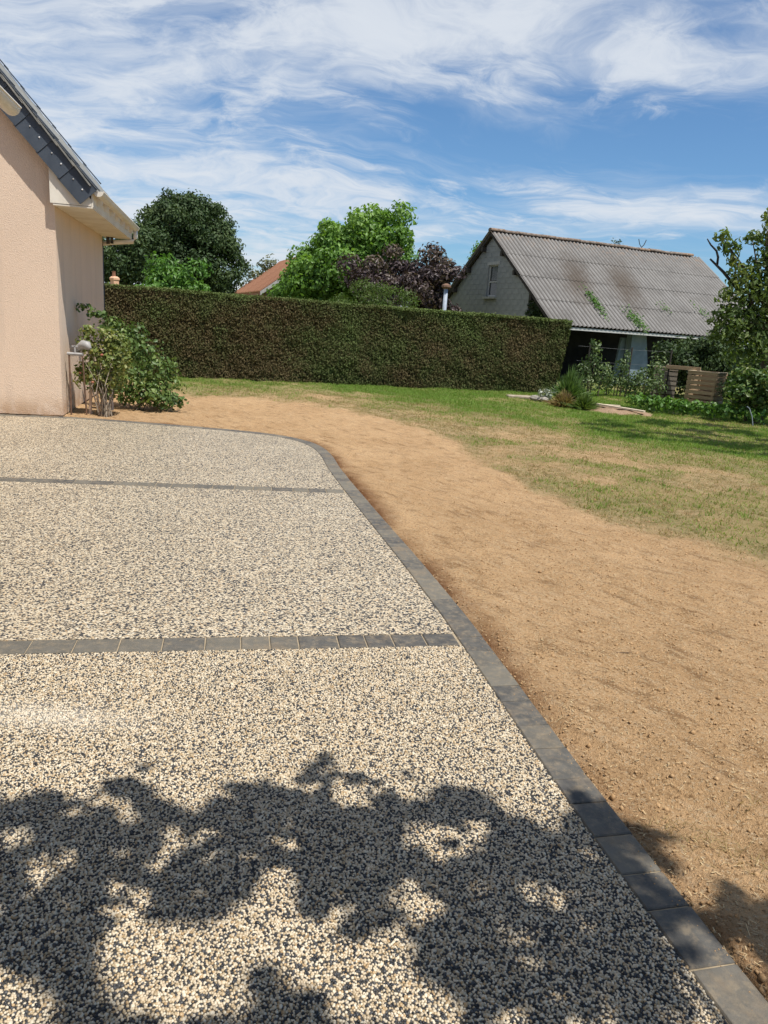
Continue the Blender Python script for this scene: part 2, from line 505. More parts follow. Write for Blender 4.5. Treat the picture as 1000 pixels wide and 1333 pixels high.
M_CLOD = simple('soil_clod', (0.30, 0.18, 0.085), (0.44, 0.29, 0.155), 30, 0.97, 0.5, 0.004)
M_TWIG = simple('brown_twig', (0.09, 0.06, 0.035), (0.16, 0.11, 0.065), 30, 0.9, 0)
M_PVCPALE = simple('pale_stake_wood', (0.62, 0.47, 0.36), (0.72, 0.58, 0.47), 6, 0.8)
M_HOSE = simple('pale_blue_hose', (0.20, 0.24, 0.29), (0.30, 0.34, 0.39), 6, 0.5)

# ------------------------------------------------------------------ terrace outline (world metres, seen from above)
OUTER = [(1.57, -0.5), (1.061, 1.526), (0.873, 2.30), (0.705, 3.10), (0.600, 3.60), (0.485, 4.12), (0.236, 5.13), (-0.135, 6.56), (-0.50, 8.03), (-0.66, 8.80),
         (-0.82, 9.35), (-1.00, 9.72), (-1.22, 9.98), (-1.52, 10.19), (-1.95, 10.33), (-2.80, 10.44), (-3.91, 10.515), (-4.62, 10.50), (-5.70, 10.26), (-9.5, 9.38)]


def resample(pts, step):
    pts = np.array(pts, float)
    # Catmull-Rom through the points
    out = []
    for i in range(len(pts) - 1):
        p0, p1, p2, p3 = pts[max(i - 1, 0)], pts[i], pts[i + 1], pts[min(i + 2, len(pts) - 1)]
        for k in np.linspace(0, 1, 20, endpoint=False):
            out.append(0.5 * ((2 * p1) + (-p0 + p2) * k + (2 * p0 - 5 * p1 + 4 * p2 - p3) * k * k + (-p0 + 3 * p1 - 3 * p2 + p3) * k ** 3))
    out.append(pts[-1])
    out = np.array(out)
    s = np.concatenate([[0], np.cumsum(np.linalg.norm(np.diff(out, axis=0), axis=1))])
    q = np.arange(0, s[-1], step)
    return np.stack([np.interp(q, s, out[:, 0]), np.interp(q, s, out[:, 1])], 1)


OUT = resample(OUTER, 0.05)
tan = np.gradient(OUT, axis=0)
tan /= np.linalg.norm(tan, axis=1, keepdims=True)
LEFTN = np.stack([-tan[:, 1], tan[:, 0]], 1)       # towards the terrace
PW = 0.142                                          # paver width
INN = OUT + LEFTN * (PW + 0.004)


def in_poly(x, y, poly):
    x, y = np.asarray(x), np.asarray(y)
    c = np.zeros(x.shape, bool)
    n = len(poly)
    for i in range(n):
        x1, y1 = poly[i]
        x2, y2 = poly[(i + 1) % n]
        if y1 == y2:
            continue
        c ^= ((y1 > y) != (y2 > y)) & (x < (x2 - x1) * (y - y1) / (y2 - y1) + x1)
    return c


def dist_poly(x, y, line):
    d = np.full(np.shape(x), 1e9)
    for (x1, y1), (x2, y2) in zip(line[:-1], line[1:]):
        dx, dy = x2 - x1, y2 - y1
        t = np.clip(((x - x1) * dx + (y - y1) * dy) / (dx * dx + dy * dy), 0, 1)
        d = np.minimum(d, np.hypot(x - x1 - t * dx, y - y1 - t * dy))
    return d


TERR = [tuple(p) for p in OUT[::3]] + [(-9.5, -0.5)]

# ------------------------------------------------------------------ ground: one sheet to the horizon
xs = np.concatenate([-np.geomspace(400, 10, 14), np.arange(-9, -3, 0.12), np.arange(-3, 9, 0.05), np.arange(9, 16, 0.2), np.geomspace(17, 400, 14)])
ys = np.concatenate([-np.geomspace(60, 1, 8), np.arange(-0.5, 6, 0.045), np.arange(6, 12, 0.07), np.arange(12, 25, 0.14), np.geomspace(25.5, 600, 22)])
GX, GY = np.meshgrid(xs, ys)
fx_, fy_ = GX.ravel(), GY.ravel()
DIRT_B = np.array([(-30, 15.3), (-5.2, 15.4), (-4.33, 15.3), (-1.72, 15.0), (0.42, 12.8), (1.01, 10.25), (1.58, 7.5), (2.32, 5.93), (2.89, 5.27), (4.5, 3.6), (8, 1.5), (30, 0)])
LUSH_B = np.array([(-30, 16.6), (-4.93, 16.3), (-1.96, 16.2), (0.84, 15.6), (2.55, 12.8), (3.94, 11.0), (5.26, 10.2), (9, 8.4), (30, 6)])


def masks(x, y):
    n = fbm(x * 0.8, y * 0.8, 4, 3) - 0.5
    n2 = fbm(x * 2.6, y * 2.6, 3, 8) - 0.5
    far = np.clip(y / 10, 0.35, 1.6)
    dd = y - np.interp(x, DIRT_B[:, 0], DIRT_B[:, 1]) + (n * 2.2 + n2 * 1.2) * far
    dl = y - np.interp(x, LUSH_B[:, 0], LUSH_B[:, 1]) + (n * 2.4 + n2 * 1.4) * far
    dry = np.clip(dd / (0.9 * far) + 0.5, 0, 1)
    lush = np.clip(dl / (1.9 * far) + 0.45, 0, 1)
    dry = dry * (0.45 + 0.75 * np.clip((fbm(x * 1.3, y * 1.3, 3, 5) - 0.33) * 3, 0, 1))
    lush = lush * (0.55 + 0.45 * np.clip((fbm(x * 1.1, y * 1.1, 3, 21) - 0.3) * 3.5, 0, 1))
    # worn patches of green return inside the straw coloured part
    spots = np.clip((fbm(x * 0.9, y * 1.3, 3, 14) - 0.46) * 4, 0, 0.38) * np.clip(dd / 1.0, 0, 1)
    return np.clip(dry, 0, 1), np.clip(np.maximum(lush, spots), 0, 1)


def ground_z(x, y):
    a = R(32)
    u, v = x * math.cos(a) + y * math.sin(a), -x * math.sin(a) + y * math.cos(a)   # u across the raking, v along it
    z = 0.026 * (fbm(x * 1.6, y * 1.6, 3, 1) - 0.5) + 0.065 * (fbm(u * 4.0, v * 1.0, 3, 4) - 0.5) + 0.040 * (fbm(u * 10, v * 4, 3, 2) - 0.5)
    z += 0.014 * (fbm(x * 24, y * 24, 2, 9) - 0.5)
    return z


dry_, lush_ = masks(fx_, fy_)
dter = dist_poly(fx_, fy_, OUT[::4])
inside = in_poly(fx_, fy_, TERR)
gz = -0.022 + ground_z(fx_, fy_)
near = np.clip(1 - dter / 0.14, 0, 1)
gz = gz - 0.012 * near
gz = np.where((np.abs(fx_) > 30) | (fy_ > 45), -0.02, gz)
gz = np.where(inside, np.where(dter < 0.05, -0.05, -0.12), gz)
edge_ = np.where(inside, 1.0, np.clip(1 - (dter - 0.02) / (0.10 + 0.16 * fbm(fx_ * 2.0, fy_ * 2.0, 3, 31)), 0, 1)) * (0.35 + 0.65 * np.clip((fbm(fx_ * 1.7, fy_ * 1.7, 3, 41) - 0.25) * 3, 0, 1))
ny_, nx_ = GX.shape
ii = (np.arange(ny_ - 1)[:, None] * nx_ + np.arange(nx_ - 1)[None]).ravel()
gq = np.stack([ii, ii + 1, ii + 1 + nx_, ii + nx_], 1)
g_me = np_mesh('ground', np.stack([fx_, fy_, gz], 1), gq, attrs={'lush': lush_, 'dry': dry_, 'edge': edge_}, smooth=True)
ground = tag(link('ground', g_me, M_GROUND), kind='structure')

# ------------------------------------------------------------------ terrace: bed, three pebble panels, pavers
bed = MB()
bed.prism([(x, y, -0.09) for x, y in [tuple(p) for p in (OUT + LEFTN * 0.004)[::3]] + [(-9.5, -0.5)]], (0, 0, 0.086))
terrace = tag(bed.build('terrace', M_BED), kind='structure')


def line_cut(p, d):
    """where the inner border edge crosses the line p + t d"""
    n = np.array([-d[1], d[0]])
    s = (INN - p) @ n
    for i in range(len(s) - 1):
        if s[i] * s[i + 1] <= 0 and INN[i, 0] > -4.0:
            k = s[i] / (s[i] - s[i + 1])
            return i, INN[i] + k * (INN[i + 1] - INN[i])


BT = 0.152
bands = []
for p, q in (((-1.76, 3.185), (0.48, 3.655)), ((-3.48, 6.50), (-0.31, 6.985))):
    p, q = np.array(p), np.array(q)
    d = (q - p) / np.linalg.norm(q - p)
    nrm_ = np.array([-d[1], d[0]])
    bands.append((p, d, nrm_))
cuts = []
for p, d, n_ in bands:
    cuts.append((line_cut(p - n_ * (BT / 2 + 0.004), d), line_cut(p + n_ * (BT / 2 + 0.004), d)))


def left_pt(p, d, x=-9.4):
    return p + d * ((x - p[0]) / d[0])


PANELS = []
(l1, h1), (l2, h2) = cuts
(p1, d1, n1), (p2, d2, n2) = bands
off = BT / 2 + 0.004
PANELS.append([(-9.4, -0.45)] + [tuple(INN[0])] + [tuple(q) for q in INN[1:l1[0] + 1:3]] + [tuple(l1[1]), tuple(left_pt(p1 - n1 * off, d1))])
PANELS.append([tuple(left_pt(p1 + n1 * off, d1)), tuple(h1[1])] + [tuple(q) for q in INN[h1[0] + 1:l2[0] + 1:3]] + [tuple(l2[1]), tuple(left_pt(p2 - n2 * off, d2))])
PANELS.append([tuple(left_pt(p2 + n2 * off, d2)), tuple(h2[1])] + [tuple(q) for q in INN[h2[0] + 1:-1:2]] + [tuple(INN[-1])])
for poly in PANELS:
    b = MB()
    b.prism([(x, y, -0.06) for x, y in poly], (0, 0, 0.06))
    b.build('pebble_panel', M_AGG if poly is not PANELS[0] else M_MATRIX, terrace)

# pavers: three lengths, shared meshes
PLEN = [0.138, 0.168, 0.198]
paver_me = []
for L in PLEN:
    me = MB().cbox((0, 0, -0.028), (L, PW, 0.06), 0.0045).mesh('paver')
    me.materials.append(M_PAVER)
    paver_me.append(me)
rnd = random.Random(5)


def lay_pavers(path, s0=0.0):
    s = np.concatenate([[0], np.cumsum(np.linalg.norm(np.diff(path, axis=0), axis=1))])
    q = s0
    while True:
        k = rnd.choice((0, 1, 1, 2, 2))
        L = PLEN[k]
        if q + L > s[-1]:
            break
        a = np.array([np.interp(q, s, path[:, 0]), np.interp(q, s, path[:, 1])])
        b = np.array([np.interp(q + L, s, path[:, 0]), np.interp(q + L, s, path[:, 1])])
        c = (a + b) / 2
        o = link('paver', paver_me[k], None, terrace, (c[0], c[1], 0.001 + rnd.uniform(-0.0012, 0.0012)),
                 (rnd.uniform(-.006, .006), rnd.uniform(-.006, .006), math.atan2(b[1] - a[1], b[0] - a[0]) + rnd.uniform(-.012, .012)))
        q += L + 0.006


lay_pavers((OUT + LEFTN * (PW / 2))[14:], 0.0)
for (p, d, n_), cut in zip(bands, cuts):
    end = (cut[0][1] + cut[1][1]) / 2
    start = left_pt(p, d, -4.2 if p[1] < 5 else -7.5)
    T = np.linalg.norm(end - start)
    path = np.array([end - d * t for t in np.linspace(0.012, T, 80)])
    lay_pavers(path)

# real pebbles on the nearest panel (too many to count: stuff)
sp = 0.0070
px, py = np.meshgrid(np.arange(-2.7, 1.15, sp), np.arange(1.0, 3.7, sp * 0.87))
px = px + (np.arange(px.shape[0]) % 2)[:, None] * sp / 2
px, py = px.ravel() + RNG.normal(0, sp * 0.20, px.size), py.ravel() + RNG.normal(0, sp * 0.20, px.size)
k = in_poly(px, py, PANELS[0]) & (px > -0.95 - (py - 1.0) * 0.62)
px, py = px[k], py[k]
n = len(px)
cen = RNG.random(n) + (fbm(px * 1.1, py * 1.1, 4, 51) - 0.5) * 0.20
PAL = np.array([(0.020, 0.021, 0.024), (0.058, 0.058, 0.060), (0.51, 0.415, 0.285), (0.60, 0.52, 0.39), (0.40, 0.275, 0.145), (0.40, 0.305, 0.185)])
idx = np.select([cen < 0.15, cen < 0.31, cen < 0.58, cen < 0.82, cen < 0.87], [0, 1, 2, 3, 4], 5)
pc = PAL[idx] * RNG.uniform(0.8, 1.12, (n, 1))
sm = np.exp(-(((px + 1.28) / 0.34) ** 2 + ((py - 2.62) / 0.09) ** 2)) * (0.4 + 0.6 * RNG.random(n))
pc = pc * (1 - 0.55 * sm[:, None]) + np.array((0.66, 0.60, 0.5)) * 0.55 * sm[:, None]
pcol = np.concatenate([pc, np.ones((n, 1))], 1)
peb = bpy.data.meshes.new('pebbles')
peb.vertices.add(n)
peb.vertices.foreach_set('co', np.stack([px, py, RNG.uniform(-0.0012, 0.0012, n)], 1).astype(np.float32).ravel())
a = peb.attributes.new('pcol', 'FLOAT_COLOR', 'POINT')
a.data.foreach_set('color', pcol.astype(np.float32).ravel())
a = peb.attributes.new('prot', 'FLOAT_VECTOR', 'POINT')
a.data.foreach_set('vector', np.stack([RNG.normal(0, 0.3, n), RNG.normal(0, 0.3, n), RNG.uniform(0, 6.28, n)], 1).astype(np.float32).ravel())
a = peb.attributes.new('pscl', 'FLOAT_VECTOR', 'POINT')
s0 = RNG.uniform(0.0029, 0.0042, n) * np.where(RNG.random(n) < 0.05, 1.45, 1.0)
a.data.foreach_set('vector', np.stack([s0 * RNG.uniform(1.0, 1.35, n), s0, s0 * RNG.uniform(0.75, 1.1, n)], 1).astype(np.float32).ravel())
M_PEB, t = mat_new('rounded_pebble')
pa = t.n('ShaderNodeAttribute', attribute_name='pcol', attribute_type='INSTANCER').outputs['Color']
finish(t, pa, 0.42, None, 0.4)
pebbles = tag(link('pebbles', peb, None, terrace), kind='stuff')
ng = bpy.data.node_groups.new('scatter_pebbles', 'GeometryNodeTree')
ng.interface.new_socket('Geometry', in_out='INPUT', socket_type='NodeSocketGeometry')
ng.interface.new_socket('Geometry', in_out='OUTPUT', socket_type='NodeSocketGeometry')
gi, go = ng.nodes.new('NodeGroupInput'), ng.nodes.new('NodeGroupOutput')
ico = ng.nodes.new('GeometryNodeMeshIcoSphere')
ico.inputs['Radius'].default_value = 1.0
ico.inputs['Subdivisions'].default_value = 2
ssm = ng.nodes.new('GeometryNodeSetShadeSmooth')
smt = ng.nodes.new('GeometryNodeSetMaterial')
smt.inputs['Material'].default_value = M_PEB
iop = ng.nodes.new('GeometryNodeInstanceOnPoints')


def named(nm, typ):
    nd = ng.nodes.new('GeometryNodeInputNamedAttribute')
    nd.data_type = typ
    nd.inputs['Name'].default_value = nm
    return nd.outputs['Attribute']


L_ = ng.links.new
L_(ico.outputs['Mesh'], ssm.inputs['Geometry'])
L_(ssm.outputs[0], smt.inputs['Geometry'])
L_(gi.outputs[0], iop.inputs['Points'])
L_(smt.outputs[0], iop.inputs['Instance'])
L_(named('prot', 'FLOAT_VECTOR'), iop.inputs['Rotation'])
L_(named('pscl', 'FLOAT_VECTOR'), iop.inputs['Scale'])
L_(iop.outputs[0], go.inputs[0])
md = pebbles.modifiers.new('scatter', 'NODES')
md.node_group = ng
peb.materials.append(M_PEB)

# ------------------------------------------------------------------ the house on the left
HK = Vector((-4.73, 10.6, 0))
house = thing('house', 'peach rendered house at the left with slate verge and white gutter', 'house', HK, R(13))
SL = 1.15                    # roof rise per metre
EX, EZ = 0.50, 3.10          # eave edge of the roof top surface (local x, z)
roof_z = lambda x: EZ + (EX - x) * SL
LEN = 4.2
XR = -3.6                    # ridge
# main volume: gable wall faces the terrace
g = MB()
prof = [(0, 0, 0), (0, 0, 2.86), (0.0, 0, roof_z(0) - 0.22), (XR, 0, roof_z(XR) - 0.22), (-7.2, 0, roof_z(0) - 0.22), (-7.2, 0, 0)]
g.prism(prof, (0, LEN, 0))
g.build('wall', M_STUCCO, house)
# boxed eave: soffit, fascia, side board of the box at the gable end
s = MB()
s.box((0.255, LEN / 2 + 0.06, 2.845), (0.50, LEN + 0.36, 0.02))
s.build('soffit', M_PVC_DIRTY, house)
s = MB()
s.box((0.50, LEN / 2 + 0.06, 2.955), (0.022, LEN + 0.36, 0.20))
s.build('fascia', M_PVC_DIRTY, house)
s = MB()
s.prism([(-0.03, -0.125, 2.86), (0.485, -0.125, 2.86), (0.485, -0.125, 2.95), (-0.03, -0.125, 3.52)], (0, 0.018, 0))
s.build('eave_box_board', M_PVC_DIRTY, house)
# roof courses, seen almost edge on
cm = MB()
cw = 0.30
cl_ = cw * 1.25
dirx, dirz = -1 / math.hypot(1, SL), SL / math.hypot(1, SL)
NC = int((EX - XR) / (-dirx * cw)) + 1
ang = math.atan2(SL, 1)
course_me = MB().box((0, 0, 0), (cl_, LEN + 0.42, 0.018)).mesh('tile_course')
course_me.materials.append(M_ROOF)
for i in range(NC):
    sl = i * cw + cl_ / 2
    link('tile_course', course_me, None, house, (EX + dirx * sl, LEN / 2, EZ + dirz * sl + 0.012), (0, ang + 0.035, 0))
s = MB()
s.prism([(EX - 0.03, -0.1, EZ - 0.06), (XR, -0.1, roof_z(XR) - 0.025), (XR, -0.1, roof_z(XR) - 0.18), (EX - 0.03, -0.1, EZ - 0.2)], (0, LEN + 0.3, 0))
s.build('roof_deck', M_TIMBER, house)
s = MB()
s.prism([(XR, -0.1, roof_z(XR)), (-7.7, -0.1, EZ), (-7.7, -0.1, EZ - 0.16), (XR, -0.1, roof_z(XR) - 0.16)], (0, LEN + 0.3, 0))
s.build('rear_roof', M_ROOF, house)
s = MB().tube([(XR, -0.2, roof_z(XR) + 0.02), (XR, LEN + 0.2, roof_z(XR) + 0.02)], 0.11, 8)
s.build('ridge_tile', M_SLATE, house)
# verge slates with two bright studs each
VS = 0.385
vm = MB()
vm.prism([(0, 0, 0), (VS * 1.06 * dirx, 0, VS * 1.06 * dirz), (VS * 1.06 * dirx - 0.30 * dirz, 0, VS * 1.06 * dirz + 0.30 * dirx), (-0.30 * dirz, 0, 0.30 * dirx)], (0, 0.014, 0))
slate_me = vm.mesh('verge_slate')
slate_me.materials.append(M_SLATE)
cap_me = MB()
cap_me.prism([(0, 0, 0), (VS * 1.06 * dirx, 0, VS * 1.06 * dirz), (VS * 1.06 * dirx + 0.02 * dirz, 0, VS * 1.06 * dirz - 0.02 * dirx), (0.02 * dirz, 0, -0.02 * dirx)], (0, 0.2, 0))
cap_me = cap_me.mesh('verge_lip')
cap_me.materials.append(M_SLATE)
stud_me = MB().lathe([(0.011, 0), (0.010, 0.006), (0.004, 0.010)], n=8).mesh('stud')
stud_me.materials.append(M_STEEL)
stud_dull = stud_me.copy()
stud_dull.materials.clear()
stud_dull.materials.append(M_ZINC)
for i in range(11):
    q = (-0.085 + i * VS)
    x0, z0 = EX + 0.02 + dirx * q, EZ + 0.035 + dirz * q
    v = link('verge_slate', slate_me, None, house, (x0, -0.17 - 0.010 * (i % 2) * 0 - 0.004 * i * 0, z0), (R(-2.0), R(-1.5), 0))
    for sx in (0.30, 0.72):
        k = VS * sx
        link('stud', stud_me if sx < .5 else stud_dull, None, v, (k * dirx - 0.15 * dirz, -0.001, k * dirz + 0.15 * dirx), (R(90), 0, 0))
    link('verge_lip', cap_me, None, house, (x0, -0.178, z0 + 0.003), (0, R(-1.5), 0))
# far verge: a short run of raised dark slates stands proud of the roof line
for i in range(2, 9):
    q = (0.05 + i * VS)
    link('verge_lip', cap_me, None, house, (EX + dirx * q, LEN + 0.05, EZ + 0.06 + dirz * q), (0, R(-1.5), 0))


def gutter(y0, y1, x=0.585, z=3.055, r=0.066, name='gutter'):
    b = MB()
    n, ring = 10, []
    ys_ = [y0, y1]
    for yy in ys_:
        for rr in (r, r - 0.006):
            for k in range(n + 1):
                a_ = math.pi + math.pi * k / n
                b.v.append((x + rr * math.cos(a_), yy, z + rr * math.sin(a_)))
    m_ = n + 1
    for k in range(n):
        b.f.append((k, k + 1, 2 * m_ + k + 1, 2 * m_ + k))                    # outside
        b.f.append((m_ + k, 3 * m_ + k, 3 * m_ + k + 1, m_ + k + 1))           # inside
    for k in (0, n):
        b.f.append((k, 2 * m_ + k, 3 * m_ + k, m_ + k))
    for e in (0, 1):
        b.f.append(tuple(e * 2 * m_ + k for k in range(m_)))                    # stop ends
    o = b.build(name, M_PVC, house)
    rim = MB().tube([(x + r, y0, z), (x + r, y1, z)], 0.009, 6)
    rim.build('gutter_bead', M_PVC, o)
    return o


gutter(-0.14, LEN + 0.25)
for yy in np.arange(0.25, LEN + 0.2, 0.62):
    MB().box((0.545, yy, 2.985), (0.07, 0.022, 0.13)).build('gutter_bracket', M_PVC, house)
d = MB()
d.tube([(0.585, LEN + 0.16, 3.0), (0.585, LEN + 0.16, 2.86), (0.54, LEN + 0.16, 2.80), (0.12, LEN + 0.13, 2.74), (-0.035, LEN + 0.07, 2.70)], 0.042, 10)
d.build('downpipe_elbow', M_PVC, house, smooth=True)
d = MB()
d.tube([(-0.035, LEN + 0.06, 2.78), (-0.035, LEN + 0.06, 0.0)], 0.045, 10)
d.build('downpipe', M_DARKPIPE, house, smooth=True)
d = MB()
d.box((0.10, LEN + 0.02, 2.83), (0.06, 0.05, 0.24)).box((0.17, LEN + 0.02, 2.78), (0.05, 0.04, 0.12))
d.build('pipe_bracket', M_DARKPIPE, house)
# front wing of the same house, running out of frame on the left
WY0, WY1 = -13.0, -4.75
# unseen wing opened up: wall set back to cut bounce light, posts added
g = MB()
g.prism([(-2.6, WY0, 0), (-2.6, WY0, roof_z(-2.6) - 0.22), (XR, WY0, roof_z(XR) - 0.22), (-7.2, WY0, roof_z(0) - 0.22), (-7.2, WY0, 0)], (0, WY1 - WY0, 0))
g.build('wing_wall', M_STUCCO, house)
for yy in (WY0 + 0.2, -9.6, -6.9, WY1 - 0.1):
    MB().cbox((0.0, yy, 1.44), (0.14, 0.14, 2.92), 0.01).build('added_porch_post', M_TIMBER, house)
s = MB()
s.prism([(EX, WY0, EZ + 0.01), (XR, WY0, roof_z(XR)), (-7.7, WY0, EZ), (-7.7, WY0, EZ - 0.16), (XR, WY0, roof_z(XR) - 0.18), (EX, WY0, EZ - 0.17)], (0, WY1 - WY0 + 0.1, 0))
s.build('wing_roof', M_ROOF, house)
s = MB()
s.box((0.25, (WY0 + WY1) / 2, 2.845), (0.5, WY1 - WY0, 0.02)).box((0.50, (WY0 + WY1) / 2, 2.955), (0.022, WY1 - WY0, 0.2))
s.build('wing_soffit', M_PVC_DIRTY, house)
gutter(WY0, WY1 + 0.28, name='wing_gutter')
# link between the two volumes, left of the frame
g = MB()
g.box((-4.6, (WY1) / 2, 1.5), (5.0, -WY1, 3.0))
g.build('link_wall', M_STUCCO, house)

# ------------------------------------------------------------------ foliage tools
def leaf_mesh(name, P, N, size, aspect=0.55, tint=None, droop=0.0, rng=RNG, upbias=0.0, fold=0.18):
    """kite shaped leaves at P facing N; two triangles folded at the midrib"""
    n = len(P)
    size = np.broadcast_to(np.asarray(size, float), (n,)) * rng.uniform(0.65, 1.3, n)
    N = norm(N)
    T = rng.normal(size=(n, 3))
    T[:, 2] += upbias
    T = norm(T - (T * N).sum(1, keepdims=True) * N)
    T[:, 2] -= droop
    T = norm(T)
    B = norm(np.cross(N, T))
    s = size[:, None]
    base, tip = P - T * s * 0.5, P + T * s * 0.5
    mid = P - T * s * 0.08
    l = mid + B * s * aspect * 0.5 + N * s * fold
    r_ = mid - B * s * aspect * 0.5 + N * s * fold
    V = np.stack([base, r_, tip, l], 1).reshape(-1, 3)
    k = np.arange(n)[:, None] * 4
    tris = np.concatenate([k + np.array([[0, 1, 2]]), k + np.array([[0, 2, 3]])])
    if tint is None:
        tint = rng.random(n)
    return np_mesh(name, V, None, tris, attrs={'tint': np.repeat(np.clip(tint, 0, 1), 4)})


def ball(n, rng=RNG):
    return norm(rng.normal(size=(n, 3)))


def crown_points(clumps, per, rng=RNG, shell=0.55, updown=0.25):
    """clumps: (x,y,z,rx,ry,rz); leaves on their shells, thinner underneath"""
    P, N, C = [], [], []
    for c in clumps:
        c = np.asarray(c, float)
        m = int(per * (c[3] * c[4] + c[3] * c[5]) / 2)
        d = ball(m, rng)
        keep = rng.random(m) < np.clip(0.75 + d[:, 2] * (1 - updown), 0.25, 1)
        d = d[keep]
        rad = (shell + (1 - shell) * rng.random(len(d)) ** 0.5) * (1 + 0.13 * rng.normal(size=len(d)))
        P.append(c[:3] + d * c[3:] * rad[:, None])
        N.append(norm(d / c[3:]) + rng.normal(0, 0.45, d.shape))
        C.append(np.full(len(d), rng.random()))
    return np.concatenate(P), np.concatenate(N), np.concatenate(C)


def make_clumps(center, radii, n, cr, rng=RNG, flat=0.8, lower=-0.5, jitter=0.12):
    out = []
    for i in range(n):
        d = ball(1, rng)[0]
        while d[2] < lower:
            d = ball(1, rng)[0]
        r = rng.uniform(0.55, 1.0) if i > n * 0.25 else rng.uniform(0.1, 0.6)
        c = np.array(center) + d * np.array(radii) * r * (1 + rng.normal(0, jitter))
        q = cr * rng.uniform(0.7, 1.35)
        out.append((*c, q, q, q * flat))
    return out


def dome(center, radii, n, cr, rng):
    out = []
    for i in range(n):
        d = ball(1, rng)[0]
        if d[2] < -0.55:
            d[2] *= -0.4
        k = rng.uniform(0.82, 1.0) * (1 + 0.05 * math.sin(3.0 * d[0] + 5 * d[2]) + 0.04 * rng.normal())
        c = np.array(center) + d * np.array(radii) * k * 0.86
        q = cr * rng.uniform(0.65, 1.3)
        out.append((*c, q, q, q * 0.9))
    return out


def tree(name, label, base, clumps, per, size, mat, bark=M_BARK, trunk_r=0.2, aspect=0.55, group=None, cat='tree', limbs=8, shell=0.55, droop=0.2, top=0.75, rng=RNG, tint_h=0.35):
    root = thing(name, label, cat, base, 0, group)
    b = np.array(base, float)
    P, N, C = crown_points(clumps, per, rng, shell)
    zmin, zmax = P[:, 2].min(), P[:, 2].max()
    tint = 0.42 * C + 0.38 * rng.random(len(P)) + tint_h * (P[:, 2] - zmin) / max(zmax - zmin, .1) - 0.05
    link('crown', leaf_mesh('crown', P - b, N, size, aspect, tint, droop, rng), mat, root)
    cen = np.mean([c[:3] for c in clumps], 0) - b
    tb = MB()
    topz = cen[2] + (zmax - b[2] - cen[2]) * (top - 0.5)
    path = [(0, 0, -0.05), (cen[0] * 0.15 + rng.normal(0, .05), cen[1] * 0.15, topz * 0.3), (cen[0] * 0.6 + rng.normal(0, .08), cen[1] * .6, topz * 0.65), (cen[0], cen[1], topz)]
    tb.tube(path, [trunk_r * 1.15, trunk_r, trunk_r * 0.7, trunk_r * 0.25], 8)
    tb.build('trunk', bark, root, smooth=True)
    order = rng.permutation(len(clumps))[:limbs]
    for i in order:
        c = np.array(clumps[i][:3]) - b
        k = rng.uniform(0.3, 0.75)
        s = np.array([np.interp(k, [0, .3, .65, 1], [p[j] for p in path]) for j in range(3)])
        m = s * 0.45 + c * 0.55 + np.array([0, 0, 0.12 * rng.normal()])
        MB().tube([s, m, c], [trunk_r * 0.42, trunk_r * 0.26, trunk_r * 0.08], 5).build('limb', bark, root, smooth=True)
    return root


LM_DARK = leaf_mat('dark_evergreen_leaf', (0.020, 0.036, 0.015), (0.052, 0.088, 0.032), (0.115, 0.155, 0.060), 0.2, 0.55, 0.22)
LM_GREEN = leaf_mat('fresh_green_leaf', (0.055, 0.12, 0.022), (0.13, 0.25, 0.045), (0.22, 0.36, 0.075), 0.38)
LM_BRIGHT = leaf_mat('bright_green_leaf', (0.04, 0.10, 0.018), (0.09, 0.20, 0.032), (0.15, 0.27, 0.05), 0.3)
LM_PURPLE = leaf_mat('purple_bronze_leaf', (0.028, 0.018, 0.022), (0.075, 0.052, 0.055), (0.19, 0.15, 0.10), 0.2)
LM_FEATHER = leaf_mat('feathery_green_leaf', (0.05, 0.085, 0.018), (0.10, 0.16, 0.035), (0.16, 0.22, 0.06), 0.3)
LM_OLIVE = leaf_mat('olive_leaf', (0.05, 0.06, 0.03), (0.10, 0.115, 0.055), (0.17, 0.18, 0.09), 0.25)
LM_HEDGE = leaf_mat('clipped_hedge_sprig', (0.115, 0.088, 0.042), (0.086, 0.100, 0.035), (0.118, 0.165, 0.050), 0.12, 0.7, 0.12)
LM_SHRUB = leaf_mat('garden_shrub_leaf', (0.035, 0.072, 0.020), (0.095, 0.16, 0.042), (0.22, 0.29, 0.085), 0.3)
LM_ROSE = leaf_mat('yellowing_rose_leaf', (0.07, 0.10, 0.025), (0.17, 0.22, 0.06), (0.34, 0.30, 0.10), 0.3)
LM_HYD = leaf_mat('hydrangea_leaf', (0.030, 0.070, 0.018), (0.080, 0.15, 0.036), (0.25, 0.27, 0.10), 0.3)
LM_FRUIT = leaf_mat('fruit_tree_leaf', (0.040, 0.075, 0.022), (0.115, 0.175, 0.045), (0.27, 0.30, 0.10), 0.4)
LM_IVY = leaf_mat('climber_leaf', (0.040, 0.070, 0.026), (0.105, 0.165, 0.060), (0.25, 0.31, 0.15), 0.35)
LM_GRASS = leaf_mat('lawn_blade', (0.38, 0.31, 0.15), (0.255, 0.30, 0.078), (0.16, 0.275, 0.046), 0.35, 0.6, 0.2)
LM_STRAWG = leaf_mat('straw_blade', (0.22, 0.155, 0.07), (0.40, 0.305, 0.15), (0.19, 0.20, 0.065), 0.3, 0.7, 0.2)
LM_BROOM = leaf_mat('spiky_broom_stem', (0.05, 0.10, 0.026), (0.11, 0.185, 0.055), (0.17, 0.26, 0.08), 0.3)
LM_WITHER = leaf_mat('withered_stem', (0.16, 0.10, 0.045), (0.27, 0.19, 0.09), (0.24, 0.235, 0.08), 0.25)
LM_SILVER = leaf_mat('silvery_leaf', (0.16, 0.19, 0.14), (0.28, 0.31, 0.26), (0.44, 0.46, 0.41), 0.2)
